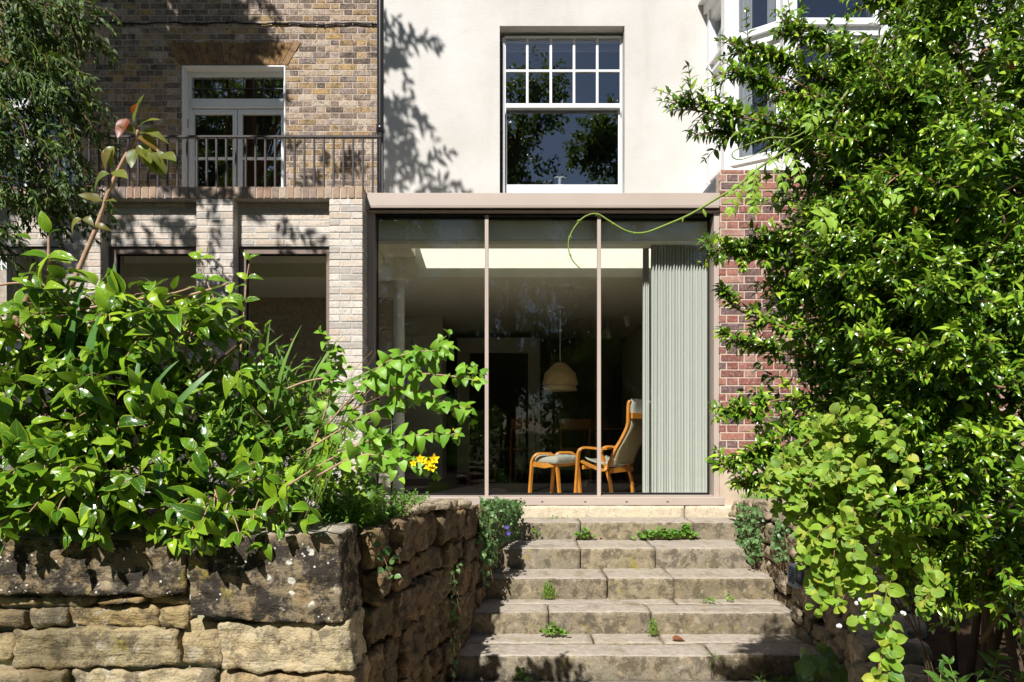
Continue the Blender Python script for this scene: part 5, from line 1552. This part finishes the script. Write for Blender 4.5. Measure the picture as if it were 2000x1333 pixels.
# sprigs hanging over the coping
for px, py in [(150, 1025), (205, 1035), (180, 1010), (330, 1010), (350, 1040), (365, 1045), (400, 1000), (450, 990), (90, 1000), (30, 1010), (560, 1010), (500, 1005), (258, 1000), (610, 1000)]:
    c = P(px, py, 2.72); pts = grow(c + Vector((-.03, .12, .05)), Vector((.1, -1, -.25)), .15, 3, .3, .15); ls.stem(pts, .003, .002, 'pale_stem', 5)
    dress(ls, pts, 'leathery', 'leathery_leaf', .115, 2, 65, .6, .35, droop=.35, face=Vector((0, -.8, .6)).normalized())
for path, d, r in [([(20, 665), (45, 600), (62, 555)], 3.0, .022), ([(-30, 700), (10, 640), (40, 640)], 3.0, .012), ([(-60, 600), (30, 640), (90, 690)], 3.0, .008), ([(60, 660), (140, 610), (260, 590)], 3.0, .007), ([(-20, 560), (40, 553), (110, 560)], 3.1, .006), ([(300, 600), (360, 580), (430, 560), (445, 552)], 2.95, .006),
                   ([(560, 760), (600, 745), (660, 735)], 3.0, .005), ([(230, 590), (330, 575), (380, 560)], 3.0, .005)]:
    ls.stem(curve([P(x, y, d) for x, y in path], 5), r, r * .75, 'pale_stem', 8, 'branch')
for px, py, s_ in [(330, 575, 1), (380, 590, 1), (400, 570, .9), (300, 570, .9), (420, 600, 1), (450, 575, .9), (350, 610, 1.1), (90, 555, 1.0), (130, 545, 1), (40, 540, 1), (190, 560, 1.0), (240, 575, 1.1)]:
    c = P(px, py, 2.95); pts = grow(c - Vector((.04, 0, .04)), Vector((.5, -.2, .5)), .1, 3, .2, .2); dress(ls, pts, 'leathery', 'leathery_leaf', .12 * s_, 1, 62, .6, .3, droop=.1)
for i in range(10):
    c = Vector((random.uniform(-2.6, -1.2), random.uniform(3.1, 3.6), .1)); e = P(random.uniform(0, 500), random.uniform(640, 760), 3.0); ls.stem(curve([c, c.lerp(e, .5) + rv(.1), e], 5), .012, .006, 'bark', 6, 'branch')
ls.finish(300)

# upright shoots
def upright(label, path, d, leaves, r, smat='pale_stem', name='shoot_plant', lmat='leathery_leaf', size=.085):
    pl = Plant(name, label, 'shoot', P(*path[0], d)); pts = curve([P(x, y, d) for x, y in path], 6); pl.stem(pts, r, r * .6, smat, 8)
    for (x, y, dx, dz, sz, mt) in leaves:
        pl.leaf('leathery', mt or lmat, P(x, y, d - .01), Vector((dx, -.3, dz)).normalized(), (Vector((-.1, -.7, .7)) + rv(.3)).normalized(), sz)
    pl.finish(300)
upright('tall pinkish stem with olive and red curling leaves rising above the leathery shrub', [(140, 560), (165, 500), (190, 440), (212, 375), (240, 315), (258, 285), (270, 255)], 3.0,
        [(248, 232, -.15, -1, 0.111, 'red_leaf'), (262, 240, .6, .75, 0.130, None), (275, 262, 1, .1, 0.117, None), (268, 270, .9, -.2, 0.117, None), (285, 290, .8, -.8, 0.130, None), (300, 295, .7, -.9, 0.117, None), (318, 300, .7, -.5, 0.104, None), (262, 292, .1, -1, 0.104, None),
         (220, 290, -.5, -.9, 0.104, None), (222, 286, -.3, -1, 0.098, None), (215, 340, -.8, -.4, 0.104, None), (222, 335, .8, -.5, 0.104, None), (200, 392, -1, .1, 0.091, None), (202, 394, 1, -.2, 0.078, None), (160, 428, -.7, -.5, 0.078, None), (165, 425, .6, -.4, 0.065, None), (186, 442, 1, 0, 0.065, None), (262, 225, .2, .3, 0.078, 'red_leaf'), (280, 280, .3, -1, 0.130, None), (270, 250, .9, .5, .11, None), (264, 262, -.6, .5, .09, None), (300, 300, .3, -1, .1, None), (318, 305, .9, -.4, .09, None), (275, 285, .6, -1, .12, None)], .011, lmat='bronze_leaf')
pl = None
upright('slender shoot with paired leaves rising against the right-hand dark framed window', [(470, 690), (474, 640), (478, 590), (482, 545), (488, 508)], 3.2, [(478, 588, -.9, .4, .075, None), (479, 588, .9, .1, .08, None), (484, 545, -.8, .5, .06, None), (484, 545, .9, .3, .07, None), (488, 508, -.5, .7, .05, None), (488, 508, .6, .7, .05, None), (474, 630, -1, .1, .07, None), (474, 632, 1, 0, .07, None)], .0045)
upright('slender leafy shoot leaning in front of the brick pier between the dark windows', [(455, 710), (440, 650), (420, 590), (400, 540), (391, 505)], 3.2, [(392, 505, -.9, .5, .07, None), (393, 506, .9, .2, .07, None), (402, 545, -.9, .3, .07, None), (405, 550, 1, .4, .09, None), (420, 592, .9, .3, .08, None), (424, 600, -.9, -.1, .08, None), (392, 500, 0, 1, .04, None)], .0045)
upright('pale downy shoot with upright young leaves at the far left above the shrub', [(95, 530), (95, 490), (95, 450)], 3.0, [(95, 455, -.2, 1, .10, None), (97, 460, .7, .5, .06, None), (94, 505, -1, .35, .12, None), (96, 505, 1, .25, .12, None), (60, 470, -.8, .5, .09, None), (95, 510, .9, .1, .11, None)], .007)
# strap leaved irises
random.seed(31)
ir = Plant('iris_clump', 'clump of upright sword-shaped iris leaves among the leathery shrub', 'iris', P(190, 800, 3.0))
for (x0, y0, x1, y1, d) in [(176, 770, 174, 512, 2.85), (140, 740, 150, 520, 2.95), (252, 640, 212, 506, 2.95), (268, 800, 268, 690, 2.85), (300, 760, 345, 700, 2.9), (345, 640, 215, 560, 3.0), (135, 760, 128, 585, 2.9), (330, 810, 410, 720, 2.9)]:
    a, e = P(x0, y0, d), P(x1, y1, d); D = e - a; ir.leaf('strap', 'strap_leaf', a, D.normalized(), Vector((random.uniform(-.3, .3), -1, .2)), D.length)
ir.finish(300)

# mixed herbaceous growth in the middle of the bed ------------------------------------
random.seed(41)
mx_ = Plant('mixed_perennials', 'tangle of light green perennials and wiry stems filling the bed beside the leathery shrub', 'plants', P(560, 900, 3.5))
B = [(480, 820, 3.3, 120, 90, .4), (600, 840, 3.3, 110, 80, .4), (420, 740, 3.4, 90, 60, .3, .8), (560, 740, 3.5, 110, 55, .4, .7), (640, 920, 3.1, 90, 60, .3), (500, 930, 3.1, 130, 60, .3), (700, 960, 3.3, 70, 40, .3, .8), (370, 850, 3.2, 80, 90, .3, .6)]
for i in range(330):
    bl = pick(B); p, v, k = in_blob(bl, .15); d = (v * .5 + Vector((.1, -.2, .6))).normalized(); L = random.uniform(.12, .28)
    pts = grow(p - d * L * .7, d, L, 4, .3, .25); mx_.stem(pts, .0018, .001, 'twig_green', 4)
    kd, mt, sz = random.choice([('lobed', 'mixed_leaf', .07), ('ever', 'mixed_leaf', .06), ('heart', 'mixed_leaf', .06), ('lobed', 'cover_leaf', .06), ('lance', 'mixed_leaf', .10), ('leathery', 'leathery_leaf', .07)])
    dress(mx_, pts, kd, mt, sz, random.randint(2, 4), 60, .3, .45, opposite=random.random() < .5)
for i in range(120):
    a = P(random.uniform(380, 660), random.uniform(860, 980), random.uniform(3.1, 3.6)); dr = Vector((random.uniform(-.6, 1.2), random.uniform(-.2, .2), random.uniform(.5, 1.1)))
    mx_.stem(grow(a, dr, random.uniform(.25, .6), 5, .15, .2), .0019, .001, random.choice(['twig_green', 'twig_green', 'twig', 'pale_stem']), 4)
for i in range(60):
    a = P(random.uniform(360, 660), random.uniform(760, 960), random.uniform(3.1, 3.5)); mx_.leaf('blade', 'grass_blade', a, Vector((random.uniform(-.7, 1), -.1, random.uniform(.3, 1))).normalized(), Vector((0, -1, .4)), random.uniform(.25, .45))
# dark dried seed heads
for px, py in [(650, 715), (652, 735), (660, 732), (570, 665), (475, 720), (497, 643), (682, 752), (655, 700), (640, 755), (705, 760)]:
    c = P(px, py, 3.3); r = .009; m = MB(); m.lathe([(r * math.sin(math.pi * k / 6), c.z - r * 1.1 * math.cos(math.pi * k / 6)) for k in range(7)], c.x, c.y, 8); m.build('seed_head', M['bud_brown'], mx_.root, True)
    mx_.stem(curve([c, c + Vector((-.05, .03, -.12)), c + Vector((-.12, .05, -.26))], 4), .0012, .0012, 'twig', 4)
mx_.finish(300)

# hypericum with yellow flowers -------------------------------------------------------
random.seed(52)
hy = Plant('hypericum', 'yellow-flowered hypericum arching in front of the left glass pane', 'shrub', (-.98, 3.05, .1))
HP = [([(640, 830), (700, 760), (745, 715), (800, 690), (860, 685)], 3.2), ([(680, 790), (740, 745), (800, 730), (880, 735), (935, 745)], 3.2), ([(690, 800), (760, 760), (820, 765), (880, 790), (915, 800)], 3.2),
      ([(660, 880), (740, 860), (820, 850), (890, 848)], 3.15), ([(620, 930), (700, 890), (770, 895), (830, 905)], 3.05), ([(600, 900), (640, 790), (655, 720), (655, 680)], 3.3), ([(700, 780), (760, 720), (830, 700), (880, 680)], 3.25), ([(560, 950), (640, 900), (700, 870), (745, 850)], 3.15), ([(600, 880), (680, 830), (740, 800), (770, 790)], 3.25)]
for path, d in HP:
    d *= .83; pts = curve([P(x, y, d - .02 * i) for i, (x, y) in enumerate(path)], 5); hy.stem(pts, .0045, .002, 'pale_stem', 6, 'branch')
    L = sum((b_ - a).length for a, b_ in zip(pts, pts[1:])); dress(hy, pts, 'heart', 'hypericum_leaf', .066, max(5, int(L / .043)), 72, .22, .28, droop=.3, face=Vector((-.1, -.75, .7)).normalized(), szv=.25)
    for k in range(2):
        p, T = at(pts, random.uniform(.4, .9)); sh = grow(p, (T + rv(.7)).normalized(), .115, 4, .2, .15); hy.stem(sh, .002, .001, 'twig_green', 5); dress(hy, sh, 'heart', 'hypericum_leaf', .055, 3, 70, .3, .3, droop=.3, face=Vector((-.1, -.75, .7)).normalized())
    b0 = Vector((-.98 + random.uniform(-.12, .12), 3.05, .1)); hy.stem(curve([b0, b0.lerp(pts[0], .6) + rv(.04), pts[0]], 5), .0035, .003, 'twig_green', 6, 'branch')
hy.finish(300)
def flower(px, py, d, r, open_=1.0, n=5):
    c = P(px, py, d); a0 = random.uniform(0, 6)
    fl = MB(); V0 = KINDS['petal'][0]
    ax = (Vector((.1, -.9, .4)) + rv(.3)).normalized(); U = ax.orthogonal().normalized(); Wv = ax.cross(U)
    for i in range(n):
        a = a0 + i * 6.283 / n; D = (U * math.cos(a) + Wv * math.sin(a)) * open_ + ax * (1.1 - open_ * .7); D.normalize(); N = (ax - D * ax.dot(D)).normalized(); X = D.cross(N)
        k0 = len(fl.v)
        for v in V0[0]: fl.v.append(tuple(c + (X * v[0] + D * v[1] + N * v[2]) * r))
        fl.f += [tuple(int(q) + k0 for q in t) for t in V0[1]]
    for i in range(10):
        D = (ax + rv(.5)).normalized(); fl.tube([c, c + D * r * .55], .0008, 3)
    fl.build('flower', M['petal'], hy.root, True)
for px, py in [(808, 906), (820, 897), (842, 905), (838, 912), (848, 898), (826, 903), (845, 915)]: flower(px, py, 2.44, random.uniform(.017, .026))
for px, py, o in [(885, 842, .5), (893, 850, .6), (880, 847, .4), (890, 856, .6), (912, 795, .4), (918, 797, .4), (925, 740, .3), (934, 744, .4), (900, 842, .3)]: flower(px, py, 2.5, .012, o)

# small leaved ground cover by the wall end -------------------------------------------
random.seed(61)
gc = Plant('ground_cover', 'bright small-leaved ground cover along the top of the stone wall near the doors', 'ground cover', P(740, 1000, 3.7))
for i in range(520):
    d = random.uniform(3.15, 4.3); px = random.uniform(620, 815) if d < 4 else random.uniform(680, 830); x = min(PX(px, d), wall_x(d) - .10); base = Vector((x, d, soil_z(x, d) + .01))
    hgt = random.uniform(.02, .14) * (1.2 if px < 740 else .7); pts = grow(base, Vector((random.uniform(-.4, .4), -.25, 1)), hgt + .03, 3, .2, .3); gc.stem(pts, .0013, .001, 'twig_green', 4)
    dress(gc, pts, 'ever', 'cover_leaf', .034, random.randint(3, 5), 65, .2, .5)
gc.finish(300)
def grass(label, x0, x1, d0, d1, zf, n, h=(.03, .07)):
    pl = Plant('grass_tuft', label, 'grass', (((x0 + x1) / 2), (d0 + d1) / 2, zf((x0 + x1) / 2, (d0 + d1) / 2)))
    for i in range(n):
        x, d = random.uniform(x0, x1), random.uniform(d0, d1); pl.leaf('blade', 'grass_blade', (x, d, zf(x, d)), Vector((random.uniform(-.4, .4), random.uniform(-.4, .3), 1)).normalized(), Vector((0, -1, .3)) + rv(.4), random.uniform(*h))
    pl.finish(0)
grass('patch of short grass at the foot of the left glass pane', PX(785, 5.9), PX(836, 5.9), 5.2, 6.2, lambda x, d: soil_z(min(x, -.5), d) + .015, 700)
grass('strip of short grass on top of the rubble wall below the red brickwork', PX(1466, 6.1), PX(1560, 6.1), 5.85, 6.45, lambda x, d: -.02, 700, (.04, .075))

# trailing periwinkle and ivy on the walls --------------------------------------------
random.seed(71)
def ivy_patch(name, label, pts_fn, n, size, kd='heart', mt='ivy_leaf', norm=(.6, -.6, .4)):
    pl = Plant(name, label, 'ivy', pts_fn(0)); nv = Vector(norm).normalized()
    for i in range(n):
        c = pts_fn(random.random()); pl.leaf(kd, mt, c, (rv(.9) + Vector((.1, -.3, -.6))).normalized(), (nv + rv(.55)).normalized(), size * random.uniform(.6, 1.25))
    for i in range(14):
        a = pts_fn(random.random() * .5); pl.stem(grow(a, Vector((.2, -.3, -1)), random.uniform(.15, .4), 5, .3, .25), .0018, .001, 'twig', 4)
    pl.finish(300); return pl
def left_ivy(t):
    d = random.uniform(4.8, 5.85); w = (random.random() ** 1.5); drop = w * (.30 + .55 * max(0, (5.4 - d)))
    return Vector((wall_x(d) - .02 + random.uniform(-.02, .10) * (1 - w * .4) + .07, d, wall_top(d) + .06 - drop + random.uniform(-.03, .03)))
lv = ivy_patch('trailing_ivy', 'variegated trailing periwinkle spilling over the far end of the left stone wall onto the steps', left_ivy, 1100, .038, 'heart', 'ivy_leaf')
for px, py in [(990, 1030), (993, 1042)]:
    c = P(px, py, 5.0); m = MB()
    for i in range(5):
        a = i * 1.2566; D = Vector((math.cos(a), -.3, math.sin(a))).normalized(); N = Vector((0, -1, .1)); X = D.cross(N); V0 = KINDS['petal'][1]; k0 = len(m.v)
        for v in V0[0]: m.v.append(tuple(c + (X * v[0] * 1.5 + D * v[1] + N * v[2]) * .02))
        m.f += [tuple(int(q) + k0 for q in t) for t in V0[1]]
    m.build('flower', M['purple_petal'], lv.root, True)
ivy_patch('wall_ivy', 'ivy hanging down the end of the right wall beside the top steps', lambda t: Vector((XR - .05 + random.uniform(-.05, .03), random.uniform(5.35, 5.85), .0)) + Vector((0, 0, -random.random() ** 1.2 * .42)), 330, .042, norm=(-.6, -.7, .4))
ivy_patch('wall_ivy', 'thin strand of ivy on the rubble wall above the louvred light', lambda t: Vector((XR - .05 + random.uniform(-.03, .02), random.uniform(4.85, 5.05), -.02 - random.random() * .3)), 90, .042, norm=(-.6, -.7, .4))
ivy_patch('wall_ivy', 'sparse dark creeper clinging low on the shaded left wall by the steps', lambda t: Vector((wall_x(4.2) + .02 + random.uniform(0, .04), random.uniform(3.9, 4.5), -.2 - random.random() * .65)), 120, .03, norm=(.8, -.6, .3))
sp_ = Plant('wall_seedling', 'small seedling with rounded leaves rooted in the shaded face of the corner stones', 'seedling', P(745, 1050, 2.95))
for (x, y) in [(730, 1060), (745, 1075), (755, 1068), (738, 1085), (750, 1095), (765, 1090), (745, 1108), (760, 1100), (762, 1118), (770, 1128), (758, 1130)]:
    d = 2.98; c = P(x, y, d); c.x = max(c.x, wall_x(d) + .02); sp_.leaf('round', 'ivy_leaf', c, (Vector((random.uniform(-.5, 1), -.3, random.uniform(-.5, .5)))).normalized(), (Vector((.2, -.8, .6)) + rv(.3)).normalized(), random.uniform(.025, .045))
sp_.stem(curve([P(735, 1050, 2.99), P(748, 1085, 2.96), P(764, 1125, 2.94)], 5), .002, .001, 'twig', 5)
sp_.finish(100)

# weeds in the steps ------------------------------------------------------------------
random.seed(81)
def weed(label, px, py, d, w, n, size, kd='round', mt='cover_leaf', h=.06, cat='weed'):
    c = P(px, py, d); pl = Plant('step_weed', label, cat, c)
    for i in range(n):
        x = random.gauss(0, .45) * w; b0 = c + Vector((x, random.uniform(-.03, .01), 0)); hh = h * random.uniform(.3, 1) * (1 - min(.8, abs(x) / w * .6))
        pl.stem([b0, b0 + Vector((random.uniform(-.01, .01), -.01, hh))], .001, .0008, 'twig_green', 3)
        pl.leaf(kd, mt, b0 + Vector((random.uniform(-.01, .01), -.012, hh)), (rv(.8) + Vector((0, -.5, .1))).normalized(), (Vector((-.1, -.5, 1)) + rv(.4)).normalized(), size * random.uniform(.6, 1.2))
    pl.finish(300)
weed('pale green weed clump in the joint of the top riser', 1140, 1052, 6.0, .10, 34, .035, h=.10)
weed('long row of round-leaved weeds along the foot of the top riser', 1300, 1052, 6.0, .30, 150, .036, h=.10)
weed('bushy end of the weed row below the top riser', 1338, 1050, 6.0, .07, 60, .036, h=.13)
weed('tiny weeds on the sill ledge above the top step', 1085, 1014, 6.3, .12, 30, .025, 'ever', h=.04)
weed('sprig of weeds under the trailing periwinkle on the second step', 1012, 1050, 6.0, .06, 14, .03, h=.05)
weed('two-leaved weed sprig against the top riser', 1045, 1050, 6.0, .05, 8, .03, h=.10)
weed('mossy tuft growing at the foot of the third riser', 1070, 1168, 5.2, .06, 140, .016, 'ever', 'cover_leaf', .15)
weed('small flat weed on the fourth tread below the gap in the third riser', 1385, 1176, 5.1, .10, 34, .022, 'ever', h=.04)
weed('single tiny weed on the fourth tread near the rubble wall', 1424, 1172, 5.15, .03, 8, .025, h=.04)
weed('round-leaved weed in the left joint of the fourth riser', 1078, 1240, 4.75, .09, 50, .034, h=.08)
weed('mossy column of weeds in the right joint of the fourth riser', 1275, 1238, 4.76, .035, 120, .016, 'ever', 'cover_leaf', .13)
weed('little weed on the bottom riser', 1015, 1328, 4.3, .05, 16, .036, h=.10)
weed('cushion of moss at the foot of the bottom step by the rubble wall', 1540, 1328, 4.3, .14, 150, .014, 'ever', 'cover_leaf', .03)
weed('wispy grass sprig in front of the bottom riser', 1480, 1328, 4.3, .04, 10, .12, 'blade', 'grass_blade', .01)
weed('wispy grass in the joint at the nosing of the bottom step', 1396, 1278, 4.34, .02, 6, .09, 'blade', 'grass_blade', .01)
weed('faint grass tuft on the third tread by the gap', 1265, 1112, 5.35, .05, 10, .06, 'blade', 'grass_blade', .01)
fl_ = Plant('fallen_leaf', 'curled orange-brown fallen leaf lying on the lowest tread', 'leaf', P(1328, 1240, 4.7))
fl_.leaf('leathery', 'dead_leaf', (PX(1312, 4.66), 4.66, zt[4] + .012), Vector((1, -.1, .05)), Vector((.1, -.3, 1)), .10); fl_.finish(10)

# ------------------------------------------------------------------ tree at the left, mostly out of the frame
random.seed(91)
tr = Plant('garden_tree', 'drooping dark-leaved tree at the far left in front of the balcony', 'tree', (-5.3, 3.7, .1))
VB = [(40, 40, 4.7, 120, 80, .5), (130, 30, 4.7, 80, 60, .4, .8), (60, 170, 4.6, 110, 90, .5), (150, 190, 4.6, 60, 80, .4, .8), (60, 290, 4.5, 100, 70, .5), (60, 390, 4.6, 110, 45, .5, .9), (150, 385, 4.6, 60, 35, .3, .7), (10, 460, 4.7, 50, 50, .3, .5), (-140, 200, 4.6, 150, 260, .6, .7)]
for i in range(900):
    bl = pick(VB); p, v, k = in_blob(bl, .1); d = (v * .4 + Vector((.5, -.2, -.3))).normalized(); L = random.uniform(.15, .35)
    pts = grow(p - d * L * .4, d, L, 5, .5, .25); tr.stem(pts, .0022, .001, random.choice(['twig', 'twig_green']), 4)
    dress(tr, pts, random.choice(['lance', 'ever', 'lance']), 'tree_leaf', .075, random.randint(4, 7), 55, .1, .55, droop=.3)
# the high crown that throws the dappled shade
CR = [((-5.22, 5.5, 8.15), (.98, .6, 1.2), 420), ((-6.3, 5.4, 8.3), (.8, .6, 1.2), 150), ((-3.5, 5.5, 6.95), (.5, .3, .2), 14), ((-4.7, 5.4, 9.4), (.5, .4, .5), 22), ((-2.48, 4.4, 7.15), (.16, .3, .72), 34), ((-2.1, 4.4, 6.55), (.24, .25, .12), 8),
      ((-2.3, 4.4, 7.95), (.10, .15, .16), 5), ((-4.6, 3.4, 5.8), (.7, .4, .40), 34), ((-3.4, 3.4, 5.75), (.42, .3, .3), 11), ((-5.6, 3.5, 5.9), (.6, .5, .5), 26)]
trunk = [Vector((-5.3, 3.7, .0)), Vector((-5.25, 3.75, 2.0)), Vector((-5.15, 3.9, 4.2)), Vector((-5.0, 4.2, 6.4)), Vector((-4.9, 4.6, 8.2))]
tr.stem(curve(trunk, 5), .16, .07, 'bark', 10, 'trunk')
for (c, r_, n) in CR:
    c = Vector(c); q = curve([Vector((-5.12, 4.0, 4.2 + random.uniform(0, 1.5))), Vector((-5.05, 4.1, 6)).lerp(c, .5) + rv(.15), c], 6); tr.stem(q, .045, .015, 'bark', 7, 'branch')
    for i in range(n):
        v = rdir(); p = c + Vector((v.x * r_[0], v.y * r_[1], v.z * r_[2])) * random.random() ** .4; d = (v + Vector((.2, 0, -.3))).normalized()
        pts = grow(p, d, random.uniform(.25, .5), 4, .3, .3); tr.stem(pts, .004, .002, 'twig', 4); dress(tr, pts, 'ever', 'tree_leaf', .20 if r_[0] > .7 else .13, 7, 55, .1, .5)
for bl in VB:
    c = P(*bl[:3]); q = curve([Vector((-5.15, 3.85, 3.8 + random.uniform(-.6, .6))), Vector((-4.6, 4.3, c.z + .5)), c], 6); tr.stem(q, .02, .006, 'bark', 6, 'branch')
tr.finish(300)

# ------------------------------------------------------------------ trees at the bottom of the garden (seen mirrored in the panes)
random.seed(101)
def far_tree(label, x, y, h, r, n=1500, mat='garden_tree_leaf'):
    pl = Plant('garden_tree', label, 'tree', (x, y, -.98)); top = Vector((x, y, h))
    pl.stem(curve([Vector((x, y, -.98)), Vector((x + .1, y, h * .35)), Vector((x - .05, y + .1, h * .8))], 5), .22, .05, 'bark', 9, 'trunk')
    cl = []
    for i in range(26):
        t = random.uniform(.12, 1); rr = r * (1 - abs(t - .45) ** 1.6 * 1.1); a = random.uniform(0, 6.28); q = random.random() ** .5 * rr
        c = Vector((x + math.cos(a) * q, y + math.sin(a) * q, h * t * .97)); cl.append((c, random.uniform(.5, .95) * r * .42))
        pl.stem(curve([Vector((x, y, max(.5, c.z * .75))), Vector((x, y, c.z)).lerp(c, .5) - Vector((0, 0, .15)), c], 4), .05, .02, 'bark', 5, 'branch')
    for i in range(n):
        c, rr = random.choice(cl); v = rdir(); p = c + v * rr * random.random() ** .4
        pts = grow(p, (v + Vector((0, 0, -.2))).normalized(), .5, 3, .3, .4); dress(pl, pts, 'card', mat, .22, 4, 55, 0, .7)
    pl.finish(0)
far_tree('broad dark tree left of the gap of sky mirrored in the sash window', -.1, -12.2, 15.6, 2.5, 1900)
far_tree('dark tree right of the mirrored gap of sky at the bottom of the garden', 4.7, -12, 14.0, 2.4, 1700)
far_tree('tall tree at the bottom of the garden on the far right', 9.4, -11.5, 10.5, 2.8, 1300)
far_tree('tall tree at the bottom of the garden on the far left', -5.6, -12.5, 12.6, 2.6, 1400)
far_tree('bushy tree near the left boundary behind the camera', -10.8, -12, 19.0, 3.8, 2600)
far_tree('lower tree standing in front of the garden trees, left of centre', -1.6, -8.5, 5.5, 1.7, 1000)
far_tree('lower tree standing in front of the garden trees, right of centre', 3.1, -8.0, 5.2, 1.9, 1100)
far_tree('lower tree at the right edge of the lawn', 7.0, -7.5, 5.6, 2.0, 1000)
far_tree('lower tree at the left edge of the lawn', -6.2, -7.5, 5.6, 2.0, 1000)

far_tree('tall tree in the far left corner of the garden', -14.4, -12.5, 19.5, 3.8, 2600)
random.seed(111)
hd = Plant('hedge', 'tall clipped dark hedge closing the bottom of the garden behind the trees', 'hedge', (0, -14.5, -.98))
for i in range(4200):
    p = Vector((random.uniform(-17, 15), random.uniform(-15.3, -14.2), random.uniform(-.9, 6.0 + .6 * math.sin(i)))); pts = grow(p, Vector((random.uniform(-1, 1), 1, random.uniform(-.4, .8))), .45, 3, .2, .4)
    dress(hd, pts, 'card', 'garden_tree_leaf', .26, 3, 55, 0, .7)
for k in range(30): hd.stem([Vector((-16.5 + k * 1.07, -14.8, -.98)), Vector((-16.5 + k * 1.07, -14.75, 5.0))], .07, .02, 'bark', 6, 'stem')
hd.finish(0)
